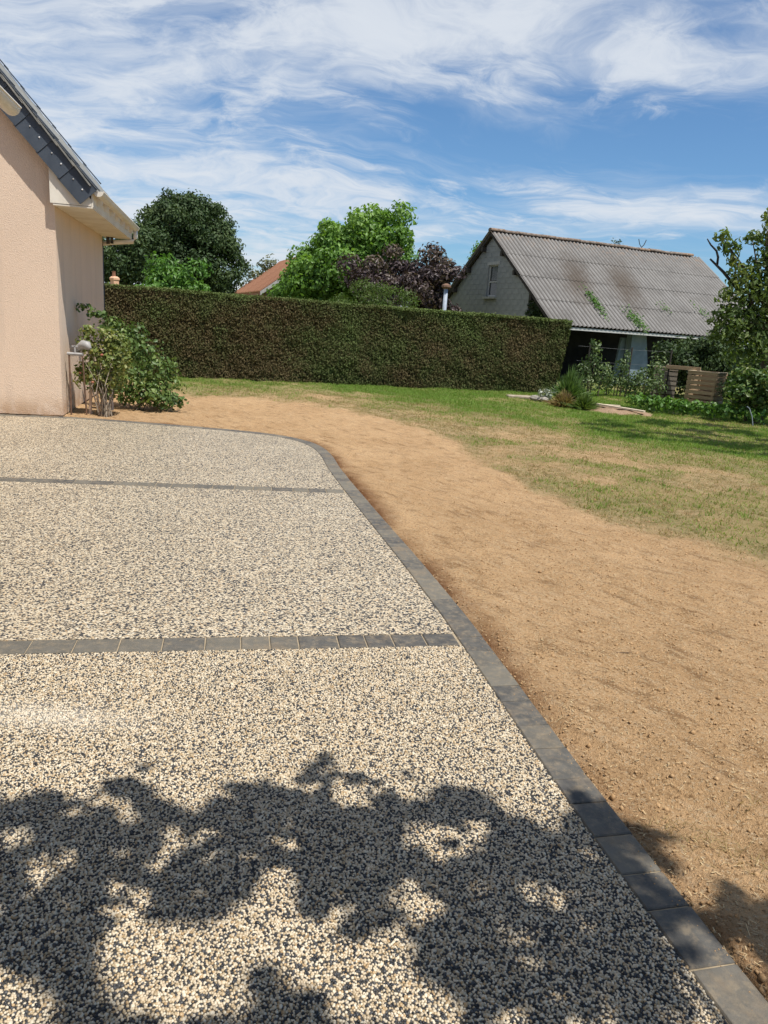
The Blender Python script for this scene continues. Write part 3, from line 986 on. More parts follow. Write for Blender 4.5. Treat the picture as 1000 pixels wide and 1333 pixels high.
LM_SHADE = leaf_mat('broad_shade_leaf', (0.025, 0.05, 0.012), (0.04, 0.08, 0.018), (0.06, 0.11, 0.03), 0.06)

# ------------------------------------------------------------------ clipped hedge
HA, HB = np.array((-9.5, 16.93)), np.array((4.62, 21.40))
hd = (HB - HA) / np.linalg.norm(HB - HA)
HL = float(np.linalg.norm(HB - HA))
hn = np.array((hd[1], -hd[0]))                       # towards the viewer
HH, HT = 2.04, 1.05
hedge = thing('hedge', 'long dark clipped conifer hedge across the back of the garden', 'hedge', (HA[0], HA[1], 0), math.atan2(hd[1], hd[0]))


def hedge_bulge(u, z):
    return 0.10 * (fbm(u * 0.8, z * 1.2, 3, 61) - 0.5) * 2 + 0.05 * (fbm(u * 4, z * 4, 2, 63) - 0.5)


hu = np.arange(0.04, HL - 0.05, 0.12)
hv = np.linspace(0, HH - 0.07, 16)
U, Z = np.meshgrid(hu, hv)
lean = 0.28 * np.clip(Z / HH, 0, 1) * np.clip((U - (HL - 1.2)) / 1.2, 0, 1)
cv = np.stack([U + lean - 0.3 * (U > HL - 0.2) * 0, -hedge_bulge(U, Z) + 0.05, Z], 2)
topv = np.stack([U[-1] + lean[-1], np.full(len(hu), HT), np.full(len(hu), HH - 0.07)], 1)[None]
botv = np.stack([U[-1] + 0 * lean[-1], np.full(len(hu), HT), np.zeros(len(hu))], 1)[None]
allv = np.concatenate([cv, topv, botv], 0)
nr, ncx = allv.shape[:2]
ii = (np.arange(nr - 1)[:, None] * ncx + np.arange(ncx - 1)[None]).ravel()
hq = np.stack([ii, ii + 1, ii + 1 + ncx, ii + ncx], 1)
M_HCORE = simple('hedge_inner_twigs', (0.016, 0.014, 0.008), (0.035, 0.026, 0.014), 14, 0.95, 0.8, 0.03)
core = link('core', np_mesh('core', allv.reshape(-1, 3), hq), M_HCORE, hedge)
endc = MB()
endc.add([(HL - 0.02, 0.03, 0), (HL - 0.02, HT, 0), (HL + 0.24, HT, HH - 0.08), (HL + 0.24, 0.03, HH - 0.08)], [(0, 1, 2, 3)])
endc.build('end_core', M_HCORE, hedge)
nf = 120000
u = RNG.uniform(0, HL + 0.02, nf)
z = HH * RNG.uniform(0, 1, nf) ** 0.95
P1 = np.stack([u + 0.28 * (z / HH) * np.clip((u - (HL - 1.2)) / 1.2, 0, 1), -hedge_bulge(u, z) - RNG.random(nf) ** 2 * 0.085 + 0.05, z], 1)
N1 = np.stack([RNG.normal(0, 0.5, nf), -1 + 0 * u, RNG.normal(0.2, 0.55, nf)], 1)
nt2 = 26000
u2 = RNG.uniform(0, HL + 0.24, nt2)
P2 = np.stack([u2, RNG.uniform(-0.04, HT, nt2), HH - 0.07 + RNG.random(nt2) ** 2 * 0.085 + 0.08 * (fbm(u2 * 0.9, u2 * 0, 3, 64) - 0.5) + 0.10 * (RNG.random(nt2) < 0.012) * RNG.random(nt2)], 1)
N2 = np.stack([RNG.normal(0, 0.5, nt2), RNG.normal(-0.2, 0.5, nt2), 1 + 0 * u2], 1)
n3_ = 8000
z3 = HH * RNG.random(n3_)
P3 = np.stack([HL + 0.0 + 0.28 * z3 / HH + RNG.random(n3_) ** 2 * 0.06, RNG.uniform(0, HT, n3_), z3], 1)
N3 = np.stack([1 + 0 * z3, RNG.normal(0, .5, n3_), RNG.normal(.2, .5, n3_)], 1)
HP, HN = np.concatenate([P1, P2, P3]), np.concatenate([N1, N2, N3])
patch = fbm(HP[:, 0] * 0.55, HP[:, 2] * 0.9, 4, 71) * 0.55 + fbm(HP[:, 0] * 2.4, HP[:, 2] * 2.4, 3, 73) * 0.45
tint = 0.42 + (patch - 0.5) * 2.0 + RNG.normal(0, 0.13, len(HP))
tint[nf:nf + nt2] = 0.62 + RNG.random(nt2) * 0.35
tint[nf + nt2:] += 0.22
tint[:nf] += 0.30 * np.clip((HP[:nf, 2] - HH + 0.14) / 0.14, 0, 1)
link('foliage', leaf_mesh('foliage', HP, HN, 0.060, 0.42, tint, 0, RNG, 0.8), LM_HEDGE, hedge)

# ------------------------------------------------------------------ barn
BR = R(23)
barn = thing('barn', 'old grey concrete block barn under a weathered corrugated roof', 'barn', (5.24, 26.0, 0), BR)
BW, BE, BRZ, BL_ = 9.76, 1.99, 5.375, 10.85
PSL = (BRZ - BE) / (BW / 2)
bz = lambda y: BE + PSL * (y if y < BW / 2 else BW - y)
GX0 = 0.28                                           # gable wall plane (roof oversails it)
WY = 1.95                                            # front wall stands back under the eave
# wall core behind the blocks
# window opening in local gable coordinates
WYC, WZ0, WZ1, WWD = 4.72, 2.92, 4.12, 0.74
s = MB()
gx_, ya, yb = GX0 - 0.043, WYC - WWD / 2, WYC + WWD / 2
gw = lambda pts: s.prism([(gx_, y, z) for y, z in pts], (0.24, 0, 0))
gw([(WY, 0), (ya, 0), (ya, bz(ya) - 0.17), (WY, bz(WY) - 0.17)])
gw([(yb, 0), (BW - 0.5, 0), (BW - 0.5, bz(BW - 0.5) - 0.17), (yb, bz(yb) - 0.17)])
gw([(ya, 0), (yb, 0), (yb, WZ0), (ya, WZ0)])
gw([(ya, WZ1), (yb, WZ1), (yb, bz(yb) - 0.17), (BW / 2, BRZ - 0.17), (ya, bz(ya) - 0.17)])
s.build('gable_wall', M_MORTAR, barn)
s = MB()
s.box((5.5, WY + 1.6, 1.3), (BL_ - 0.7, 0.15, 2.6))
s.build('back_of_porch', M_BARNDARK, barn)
bh, bl = 0.20, 0.50
blk = {}


def block_mesh(L, H, sl=0, cut=None):
    key = (round(L, 3), round(H, 3))
    if key not in blk:
        me = MB().box((0, 0, 0), (0.12, L - 0.007, H - 0.007)).mesh('block')
        me.materials.append(M_BLOCK)
        blk[key] = me
    return blk[key]


ROOF_OFF = 0.16


def put_block(y0, y1, z0):
    """one gable block, its top cut to the slope of the roof where it reaches it"""
    g_ = 0.0035
    a_, b_, lo_, hi_ = y0 + g_, y1 - g_, z0 + g_, z0 + bh - g_
    x_ = GX0 - 0.055 + random.uniform(-.002, .002)
    if min(bz(a_), bz(b_)) - ROOF_OFF >= hi_:
        link('block', block_mesh(y1 - y0, bh), None, barn, (x_ + 0.06, (y0 + y1) / 2, z0 + bh / 2))
        return
    poly = [(a_, lo_), (b_, lo_), (b_, hi_), (a_, hi_)]
    for f in (lambda p: BE + PSL * p[0] - ROOF_OFF - p[1], lambda p: BE + PSL * (BW - p[0]) - ROOF_OFF - p[1]):
        out = []
        for i in range(len(poly)):
            p_, q_ = poly[i], poly[(i + 1) % len(poly)]
            fp, fq = f(p_), f(q_)
            if fp >= 0:
                out.append(p_)
            if fp * fq < 0:
                k_ = fp / (fp - fq)
                out.append((p_[0] + k_ * (q_[0] - p_[0]), p_[1] + k_ * (q_[1] - p_[1])))
        poly = out
        if len(poly) < 3:
            return
    ar = abs(sum(poly[i][0] * poly[(i + 1) % len(poly)][1] - poly[(i + 1) % len(poly)][0] * poly[i][1] for i in range(len(poly)))) / 2
    if ar > 0.004:
        MB().prism([(x_, p_[0], p_[1]) for p_ in poly], (0.12, 0, 0)).build('block', M_BLOCK, barn)


row = 0
zz = 1.6
while zz < BRZ - 0.15:
    y = WY + (0.25 if row % 2 else 0.0)
    segs = []
    if row % 2:
        segs.append((WY, WY + 0.25))
    while y < BW - 0.5:
        segs.append((y, min(y + bl, BW - 0.5)))
        y += bl
    for a_, b_ in segs:
        parts_ = [(a_, b_)]
        if zz + bh > WZ0 and zz < WZ1:
            out = []
            for c_, d_ in parts_:
                out += [(c_, min(d_, WYC - WWD / 2)), (max(c_, WYC + WWD / 2), d_)]
            parts_ = out
        for c_, d_ in parts_:
            if d_ - c_ > 0.05:
                put_block(c_, d_, zz)
    zz += bh
    row += 1
# gable window
win = MB()
for yy in (WYC - WWD / 2 + 0.035, WYC + WWD / 2 - 0.035):
    win.box((GX0 + 0.03, yy, (WZ0 + WZ1) / 2), (0.05, 0.05, WZ1 - WZ0 - 0.02))
for z_ in (WZ0 + 0.03, WZ1 - 0.03, (WZ0 + WZ1) / 2 - 0.04):
    win.box((GX0 + 0.03, WYC, z_), (0.046, WWD - 0.12, 0.05))
win = win.build('window', M_FRAME, barn)
for z_, h_ in ((WZ0 + 0.29, 0.46), (WZ1 - 0.33, 0.52)):
    MB().box((GX0 + 0.045, WYC, z_), (0.01, WWD - 0.12, h_)).build('pane', M_GLASS, win)
MB().box((GX0 - 0.10, WYC, WZ0 - 0.05), (0.17, WWD + 0.22, 0.075)).build('sill', M_LEDGE, win)
MB().box((GX0 - 0.052, WYC, WZ1 + 0.05), (0.02, WWD + 0.2, 0.12)).build('lintel', M_REVEAL, win)
# timber: verge boards, purlin ends, eave beam
for sgn, y0 in ((1, 0.0), (-1, BW)):
    b = MB()
    b.prism([(0.07, y0, BE - 0.05), (0.07, BW / 2, BRZ - 0.05), (0.07, BW / 2, BRZ - 0.17), (0.07, y0, BE - 0.17)], (0.035, 0, 0))
    b.build('verge_board', M_TIMBER, barn)
for y in (1.6, 2.9, 3.95, BW - 1.0, BW - 2.1, BW - 3.2, BW - 4.3):
    MB().box((0.20, y, bz(y) - 0.25), (0.30, 0.13, 0.18)).build('purlin', M_TIMBER, barn)
MB().box((BL_ / 2, 0.03, BE - 0.12), (BL_ - 0.1, 0.05, 0.09)).build('eave_board', M_FRAME, barn)
for x in (0.5, 6.1, 8.4, 10.2):
    MB().box((x, 0.32, (BE - 0.1) / 2), (0.14, 0.14, BE - 0.12)).build('post', M_TIMBER, barn)
pl = MB()
pl.prism([(4.0, 0.55, 0), (5.05, 0.55, 0), (4.6, 0.55, 1.85), (3.95, 0.55, 1.85)], (0, 0.3, 0))
pl.build('pillar', M_BLUE, barn)
pl = MB()
pl.prism([(3.62, 0.9, 0), (3.86, 0.9, 0), (4.06, 0.9, 1.7), (3.78, 0.9, 1.7)], (0, 0.1, 0))
pl.build('leaning_board', M_BLUE, barn, )


def make_corrugated():
    m, t = mat_new('weathered_fibre_cement')
    co = pos(t)
    rn = t.n('ShaderNodeObjectInfo').outputs['Random']
    f = t.noise(co, 1.3, 6, 0.65)
    f2 = t.noise(co, 11, 6, 0.7)
    col = t.mix(t.smooth(f, 0.3, 0.7), (0.245, 0.237, 0.226), (0.160, 0.153, 0.145))
    col = t.mix(t.math('MULTIPLY', rn, 0.4), col, (0.25, 0.238, 0.222))
    col = t.mix(t.smooth(f2, 0.55, 0.72, 0, 0.65), col, (0.115, 0.098, 0.085))
    col = t.mix(t.smooth(t.noise(co, 23, 5, 0.7), 0.60, 0.74, 0, 0.6), col, (0.52, 0.49, 0.44))
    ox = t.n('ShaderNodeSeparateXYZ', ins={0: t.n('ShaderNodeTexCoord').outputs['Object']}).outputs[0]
    vall_shade = t.smooth(t.math('COSINE', t.math('MULTIPLY', ox, 2 * math.pi / 0.177)), -1.0, 0.35, 1, 0)      # shade of the troughs painted into the colour
    col = t.mix(t.math('MULTIPLY', vall_shade, t.smooth(f, 0.25, 0.6, 0.95, 0.7)), col, (0.062, 0.055, 0.050))
    # two damp brown stains
    for c, sc in (((6.67, 29.3, 3.75), 1.15), ((8.7, 30.1, 3.65), 1.2)):
        dlt = t.n('ShaderNodeVectorMath', operation='SUBTRACT', ins={0: co, 1: c}).outputs[0]
        dlt = t.mapping(dlt, (1.7 / sc, 0.6 / sc, 0.55), rot=(0, 0, R(-23)))
        l_ = t.n('ShaderNodeVectorMath', operation='LENGTH', ins={0: dlt}).outputs['Value']
        st = t.smooth(t.math('ADD', l_, t.math('MULTIPLY', t.noise(co, 3.2, 6, 0.75), 1.7)), 0.9, 2.3, 0.8, 0)
        col = t.mix(st, col, (0.088, 0.070, 0.055))
    # rusty lichen towards the ridge and the verge
    z = t.n('ShaderNodeSeparateXYZ', ins={0: co}).outputs[2]
    li = t.math('MULTIPLY', t.smooth(z, 4.6, 5.5), t.smooth(t.noise(co, 4, 5, 0.7), 0.5, 0.62))
    col = t.mix(t.math('MULTIPLY', li, 0.4), col, (0.32, 0.20, 0.12))
    finish(t, col, 0.95, t.bump(f2, 0.4, 0.01), 0.1)
    return m


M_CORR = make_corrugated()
PER, NWAVE, SHL = 0.177, 5, 1.62
SHW = PER * NWAVE


def corrugated(width, length, amp=0.027, seg=8, th=0.007):
    n_ = int(round(width / PER * seg))
    xs_ = np.linspace(0, width, n_ + 1)
    zs_ = amp * np.cos(xs_ / PER * 2 * math.pi)
    v = []
    for yy in (0, length):
        for o_ in (0, -th):
            v += [(x, yy, z_ + o_) for x, z_ in zip(xs_, zs_)]
    m_ = n_ + 1
    q = []
    for k in range(n_):
        q += [(k, k + 1, 2 * m_ + k + 1, 2 * m_ + k), (m_ + k, 3 * m_ + k, 3 * m_ + k + 1, m_ + k + 1)]
    b = MB().add(v, q)
    b.add(v[:2 * m_], [(k, m_ + k, m_ + k + 1, k + 1) for k in range(n_)])
    return b.mesh('roof_sheet', smooth=True)


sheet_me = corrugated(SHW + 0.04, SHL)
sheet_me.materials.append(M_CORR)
slope = math.atan(PSL)
SLEN = math.hypot(BW / 2, BRZ - BE)
rows = 4
stepS = (SLEN - SHL + 0.05) / (rows - 1)
ncol = int(BL_ / SHW)
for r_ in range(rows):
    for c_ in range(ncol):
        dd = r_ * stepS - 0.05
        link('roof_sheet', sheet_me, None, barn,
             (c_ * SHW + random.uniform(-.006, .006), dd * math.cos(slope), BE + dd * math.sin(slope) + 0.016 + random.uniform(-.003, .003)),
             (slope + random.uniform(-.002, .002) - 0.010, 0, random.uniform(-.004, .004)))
BLX = ncol * SHW
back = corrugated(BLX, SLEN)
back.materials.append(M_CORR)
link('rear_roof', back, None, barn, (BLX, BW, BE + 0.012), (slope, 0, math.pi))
# ridge caps with orange lichen
M_CAP, t = mat_new('lichen_ridge_cap')
co = pos(t)
rn = t.n('ShaderNodeObjectInfo').outputs['Random']
cc = t.mix(t.smooth(t.noise(co, 7, 5, 0.7), 0.4, 0.6), (0.24, 0.20, 0.17), (0.15, 0.11, 0.085))
cc = t.mix(t.math('MULTIPLY', t.smooth(rn, 0.45, 1.0, 0, .75), t.smooth(t.noise(co, 3.2, 5, 0.7), 0.40, 0.60)), cc, (0.31, 0.185, 0.10))
cc = t.mix(t.smooth(t.noise(co, 15, 5, 0.7), 0.58, 0.7), cc, (0.50, 0.44, 0.37))
finish(t, cc, 0.95, t.bump(t.noise(co, 16, 5), 0.5, 0.02), 0.1)
cap = MB()
for k in range(6):
    pass
arc = [(math.cos(a_) * 0.13, math.sin(a_) * 0.075) for a_ in np.linspace(math.radians(-20), math.radians(200), 8)]
cap.prism([(0, y, z_) for y, z_ in arc], (0.62, 0, 0))
capm = cap.mesh('ridge_cap')
capm.materials.append(M_CAP)
for i in range(int(BLX / 0.60)):
    link('ridge_cap', capm, None, barn, (i * 0.60, BW / 2, BRZ + 0.02 + random.uniform(-.012, .012)), (0, random.uniform(-.02, .02), random.uniform(-.02, .02)))


def roof_pt(x, sdist):
    """local point on the front roof slope"""
    return np.array([x, sdist * math.cos(slope), BE + sdist * math.sin(slope) + 0.05])


for (x, sd, lx, ls, n_) in ((2.57, 1.33, 0.10, 0.40, 300), (3.9, 0.5, 0.16, 0.34, 300), (5.8, 1.4, 0.12, 0.2, 40), (7.7, 1.36, 0.15, 0.3, 60)):
    P = np.array([roof_pt(x + random.gauss(0, lx) , sd + random.gauss(0, ls)) for _ in range(n_)])
    P[:, 2] += RNG.random(n_) * 0.09
    N = np.tile((0, -0.5, 0.8), (n_, 1)) + RNG.normal(0, 0.5, (n_, 3))
    link('moss_tuft', leaf_mesh('moss_tuft', P, N, 0.085, 0.5, RNG.random(n_) * .8, 0), LM_BRIGHT, barn)['kind'] = 'stuff'
tw = MB()
for x in (7.28, 7.52):
    tw.tube([(7.4, BW / 2, BRZ + 0.1), (x, BW / 2, BRZ + 0.22), (x + (x - 7.4) * 0.7, BW / 2, BRZ + 0.42)], 0.018, 4)
tw.build('ridge_prong', M_TIMBER, barn)
P = np.array([(6.1, BW / 2, BRZ + 0.16)]) + RNG.normal(0, 1, (60, 3)) * (0.16, 0.05, 0.08)
link('ridge_weed', leaf_mesh('ridge_weed', P, RNG.normal(size=(60, 3)), 0.09), LM_DARK, barn)
# creeper in the dark corner beside the gable wall
n_ = 1300
P = np.stack([RNG.uniform(0.1, 0.55, n_), RNG.uniform(0.75, 1.93, n_), RNG.uniform(1.2, 2.75, n_)], 1)
P = P[P[:, 2] < BE + PSL * P[:, 1] - 0.1]
link('creeper', leaf_mesh('creeper', P, RNG.normal(size=P.shape) + (-.6, -.6, 0), 0.11, .6, RNG.random(len(P)) * .35), LM_DARK, barn)

# ------------------------------------------------------------------ flue behind the hedge
fl = thing('flue_pipe', 'pale metal flue pipe with rusty cowl at the left end of the barn', 'flue', (1.60, 26.6, -0.06))
MB().lathe([(0.07, 0), (0.07, 2.98)], n=10).build('pipe', M_FLUE, fl, smooth=True)
MB().lathe([(0.09, 2.96), (0.17, 3.02), (0.16, 3.08), (0.05, 3.14)], n=12).build('cowl', M_RUST, fl)

# ------------------------------------------------------------------ far house with a terracotta roof
fh = thing('far_house', 'far house with orange tiled roof half hidden by the green tree', 'house', (-7.2, 40.0, 0), R(19.5))
FS, FW2 = 0.74, 2.9
fz = lambda x: 2.8 + x * FS if x < FW2 else 2.8 + (2 * FW2 - x) * FS
b = MB()
b.prism([(0.25, 0, 0), (0.25, 0, fz(0.25) - 0.16), (FW2, 0, fz(FW2) - 0.2), (2 * FW2 - 0.25, 0, fz(0.25) - 0.16), (2 * FW2 - 0.25, 0, 0)], (0, 11, 0))
b.build('wall', M_FARWALL, fh)
fl_ang = -math.atan(FS)
tr_me = MB()
for k in range(42):
    tr_me.tube([(0, k * 0.25 + 0.12, 0.0), (0.36, k * 0.25 + 0.12, 0.03)], 0.10, 6)
tr_me = tr_me.mesh('tile_row')
tr_me.materials.append(M_TERRACOTTA)
for i in range(11):
    q = i * 0.335 - 0.1
    link('tile_row', tr_me, None, fh, (q * math.cos(fl_ang), -0.2, 2.8 - q * math.sin(fl_ang) + 0.03), (0, fl_ang, 0))
b = MB()
b.prism([(-0.05, -0.18, 2.72), (FW2, -0.18, fz(FW2) - 0.04), (2 * FW2 + 0.05, -0.18, 2.72), (2 * FW2 + 0.05, -0.18, 2.62), (FW2, -0.18, fz(FW2) - 0.18), (-0.05, -0.18, 2.62)], (0, 11.4, 0))
b.build('roof_deck', M_TERRACOTTA, fh)
b = MB()
b.prism([(-0.08, -0.24, 2.78), (FW2, -0.24, fz(FW2) + 0.04), (FW2, -0.24, fz(FW2) - 0.16), (-0.08, -0.24, 2.58)], (0, 0.04, 0))
b.build('verge_board', M_ZINC, fh)
sh = thing('chimney_stack', 'small peach chimney top peeping over the hedge beside the house wall', 'chimney', (-10.40, 28.0, -0.20), R(10))
MB().lathe([(0.15, 0), (0.15, 2.66), (0.18, 2.68), (0.18, 2.74), (0.10, 2.80)], n=4).build('stack', M_PEACHWALL, sh)
MB().lathe([(0.07, 2.78), (0.06, 2.93), (0.07, 2.98)], (-.02, 0, 0), 8).build('chimney_pot', M_TERRACOTTA, sh)

# ------------------------------------------------------------------ trees and shrubs beyond the hedge
r1 = np.random.default_rng(21)
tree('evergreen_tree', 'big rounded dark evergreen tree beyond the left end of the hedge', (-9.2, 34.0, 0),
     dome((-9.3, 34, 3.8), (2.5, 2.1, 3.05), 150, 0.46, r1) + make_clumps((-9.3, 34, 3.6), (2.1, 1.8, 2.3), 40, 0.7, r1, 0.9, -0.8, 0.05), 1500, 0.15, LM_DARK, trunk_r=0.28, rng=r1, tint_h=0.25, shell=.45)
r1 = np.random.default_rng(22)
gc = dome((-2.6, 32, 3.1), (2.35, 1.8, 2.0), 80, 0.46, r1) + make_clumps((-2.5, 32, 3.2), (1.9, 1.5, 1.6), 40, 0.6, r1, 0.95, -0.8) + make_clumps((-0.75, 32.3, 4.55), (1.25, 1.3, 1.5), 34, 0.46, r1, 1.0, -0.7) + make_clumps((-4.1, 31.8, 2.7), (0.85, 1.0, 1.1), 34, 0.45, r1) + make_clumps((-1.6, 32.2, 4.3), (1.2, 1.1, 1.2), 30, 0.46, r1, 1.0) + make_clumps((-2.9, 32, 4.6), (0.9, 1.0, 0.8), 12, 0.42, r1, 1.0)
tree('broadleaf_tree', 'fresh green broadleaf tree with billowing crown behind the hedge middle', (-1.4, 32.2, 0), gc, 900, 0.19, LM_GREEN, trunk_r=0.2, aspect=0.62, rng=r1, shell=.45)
r1 = np.random.default_rng(23)
pc_ = make_clumps((1.35, 29.7, 2.5), (0.5, 0.7, 0.95), 14, 0.36, r1, 0.8, -0.8) + make_clumps((-0.1, 29.5, 2.9), (1.95, 1.3, 1.25), 50, 0.46, r1, 0.8, -0.8, 0.1) + make_clumps((1.4, 29.6, 3.0), (0.9, 0.9, 1.25), 26, 0.4, r1, 0.8, -0.8)
tree('purple_tree', 'dark purple leaved tree between the green tree and the barn gable', (0.7, 29.5, 0), pc_, 1250, 0.17, LM_PURPLE, trunk_r=0.14, aspect=0.5, rng=r1, tint_h=0.2, shell=.4)
r1 = np.random.default_rng(24)
tree('distant_tree', 'olive brown tree far behind, between evergreen tree and orange roof', (-9.0, 50, 0),
     make_clumps((-8.6, 50, 3.0), (1.7, 1.4, 1.7), 34, 0.6, r1, 1.0, -0.8), 420, 0.22, LM_OLIVE, trunk_r=0.15, rng=r1, shell=.4)
r1 = np.random.default_rng(29)
tree('background_tree', 'green tree top showing above the left slope of the barn roof', (4.7, 42, 0),
     make_clumps((4.55, 42, 4.4), (1.2, 1.2, 2.0), 26, 0.5, r1, 1.0, -0.8), 420, 0.22, LM_GREEN, trunk_r=0.14, rng=r1)
r1 = np.random.default_rng(25)
tree('feathery_shrub', 'feathery light green shrub rising just above the hedge middle', (-0.5, 24.5, 0),
     make_clumps((-0.85, 24.5, 1.62), (1.5, 0.9, 1.1), 44, 0.36, r1, 0.8, -0.4), 2600, 0.08, LM_FEATHER, trunk_r=0.06, aspect=0.3, cat='shrub', rng=r1, shell=.4)
r1 = np.random.default_rng(26)
tree('leafy_shrub', 'bright green leafy shrub in front of the dark evergreen tree', (-7.5, 25, 0),
     make_clumps((-7.35, 25, 2.0), (1.35, 0.9, 0.95), 28, 0.42, r1, 0.8, -0.5), 1100, 0.16, LM_BRIGHT, trunk_r=0.06, cat='shrub', rng=r1, shell=.4)
r1 = np.random.default_rng(27)
tree('dark_shrub', 'dark evergreen shrub behind the gutter of the house', (-10.9, 31, 0),
     make_clumps((-11.0, 31, 3.0), (1.5, 1.1, 1.75), 50, 0.5, r1, 0.9, -0.6), 1000, 0.15, LM_DARK, trunk_r=0.1, cat='shrub', rng=r1, shell=.4)

# ------------------------------------------------------------------ shrubs against the house
def stems(root, base, tops, mat, r=0.008, n=5, name='stem', bend=0.08, rng=RNG):
    for tp in tops:
        b0 = np.array((rng.normal(0, 0.05), rng.normal(0, 0.05), -0.03))
        mid = (b0 + np.array(tp)) / 2 + rng.normal(0, bend, 3) * (1, 1, 0.3)
        MB().tube([b0, mid, tp], [r * 1.2, r, r * 0.5], n).build(name, mat, root)


r1 = np.random.default_rng(31)
rb = thing('rose_bush', 'leggy rose bush with bare pale stems at the house corner', 'bush', (-4.27, 11.0, 0))
cl0 = [(-0.22, 0.0, 0.62, .20, .16, .2), (-0.10, 0.1, 0.86, .22, .2, .2), (0.10, 0.0, 0.75, .2, .2, .22), (-0.3, 0.1, 0.95, .16, .15, .18), (0.02, 0.1, 1.12, .2, .18, .14), (-0.25, 0.1, 1.18, .12, .1, .12), (-0.05, 0.0, .52, .2, .15, .14), (.12, .05, .5, .18, .15, .2), (-.3, 0, .5, .14, .14, .2), (0, .1, .36, .24, .16, .16), (.2, .1, .75, .2, .2, .25), (0.16, 0.1, 1.0, .2, .2, .2)]
P, N, C = crown_points(cl0, 9000, r1, 0.15)
link('foliage', leaf_mesh('foliage', P, N, 0.066, 0.65, 0.18 + 0.55 * r1.random(len(P)) + .2 * C, 0.2, r1), LM_ROSE, rb)
stems(rb, None, [(r1.uniform(-0.38, 0.22), r1.uniform(-.15, .2), r1.uniform(0.5, 1.1)) for _ in range(22)], M_BARK_GREY, 0.007, rng=r1)
M_FLOWER = simple('faded_red_flower', (0.30, 0.09, 0.06), (0.40, 0.17, 0.11), 20, 0.7, 0)
for p in ((-0.31, -0.1, 0.60), (0.02, -0.12, 0.88), (-0.12, -0.13, 0.48)):
    MB().lathe([(0.008, -0.015), (0.024, 0), (0.02, 0.014), (0.006, 0.02)], p, 8).build('flower', M_FLOWER, rb)
r1 = np.random.default_rng(32)
gs = thing('green_shrub', 'sprawling green leafy shrub to the right of the rose bush', 'shrub', (-4.12, 12.0, 0))
cl0 = [(-0.25, 0, 0.95, .34, .3, .34), (0.0, .1, .8, .36, .3, .36), (0.25, 0, 0.62, .32, .3, .34), (0.42, 0.1, 0.35, .3, .3, .3), (-0.1, -.1, .45, .36, .3, .36), (0.2, -.15, .25, .36, .3, .25), (-.4, 0, 1.22, .22, .2, .22),
       (0.50, .1, 0.66, .16, .15, .16), (-0.58, -0.1, 1.42, .18, .12, .09), (-.75, -.2, 1.52, .14, .1, .07), (0.55, -.1, .16, .26, .2, .14), (-.05, .1, 1.15, .2, .2, .2), (-.35, 0, .2, .3, .28, .24), (0, -.05, .16, .3, .28, .2), (.3, .1, .2, .3, .3, .24), (.5, 0, .12, .3, .26, .14)]
P, N, C = crown_points(cl0, 3800, r1, 0.3)
k = P[:, 2] > 0.02
P, N, C = P[k], N[k], C[k]
link('foliage', leaf_mesh('foliage', P, N, 0.075, 0.7, 0.1 + 0.5 * r1.random(len(P)) + .4 * C, 0.25, r1), LM_SHRUB, gs)
stems(gs, None, [(c[0] * .9, c[1], c[2]) for c in cl0[:8]], M_BARK_GREY, 0.009, rng=r1)
# tap standpipe and pale stakes at the corner
tp = thing('tap_standpipe', 'grey standpipe with tap and rounded silver head beside the wall corner', 'standpipe', (-4.66, 10.86, 0))
MB().tube([(-0.06, 0, -0.02), (-0.06, 0, 0.86)], 0.013, 8).build('riser', M_RUST, tp)
MB().tube([(-0.085, 0, 0.87), (0.14, 0, 0.87)], 0.022, 8).box((0.03, 0, 0.93), (0.02, 0.02, 0.1)).box((0.03, 0, 0.98), (0.09, 0.02, 0.02)).build('valve', M_ZINC, tp)
MB().tube([(0.13, 0, 0.85), (0.14, 0, 0.74), (0.16, 0.02, -0.02)], 0.012, 8).build('drop_pipe', M_RUST, tp)
hd_ = MB()
hd_.tube([(0.03, 0.06, 0.90), (0.07, 0.05, 0.97), (0.14, 0.03, 1.01), (0.20, 0.02, 1.0), (0.25, 0.0, 0.96)], [0.03, 0.05, 0.068, 0.066, 0.025], 12)
hd_.build('head', M_ZINC_PALE, tp, smooth=True)
lampw = thing('white_cap', 'rounded white plastic cap showing among the rose leaves', 'cap', (-4.35, 11.5, 0))
MB().lathe([(0.02, 0), (0.02, 1.08)], n=8).build('stake', M_PVCPALE, lampw)
MB().lathe([(0.11, 1.10), (0.12, 1.13), (0.09, 1.18), (0.03, 1.2)], n=14).build('dome', M_PVC, lampw, smooth=True)
tre = thing('stake_bundle', 'pale wooden stakes leaning behind the rose bush', 'stakes', (-4.45, 11.05, 0))
for x, h_, l_ in ((-0.05, 0.9, 0.04), (0.03, 0.85, 0.03), (0.10, 1.0, 0.03)):
    MB().box((x, 0.02, h_ / 2 - 0.02), (l_, 0.02, h_), m=Matrix.Rotation(R(random.uniform(-5, 5)), 4, 'Y')).build('stake', M_PVCPALE, tre)

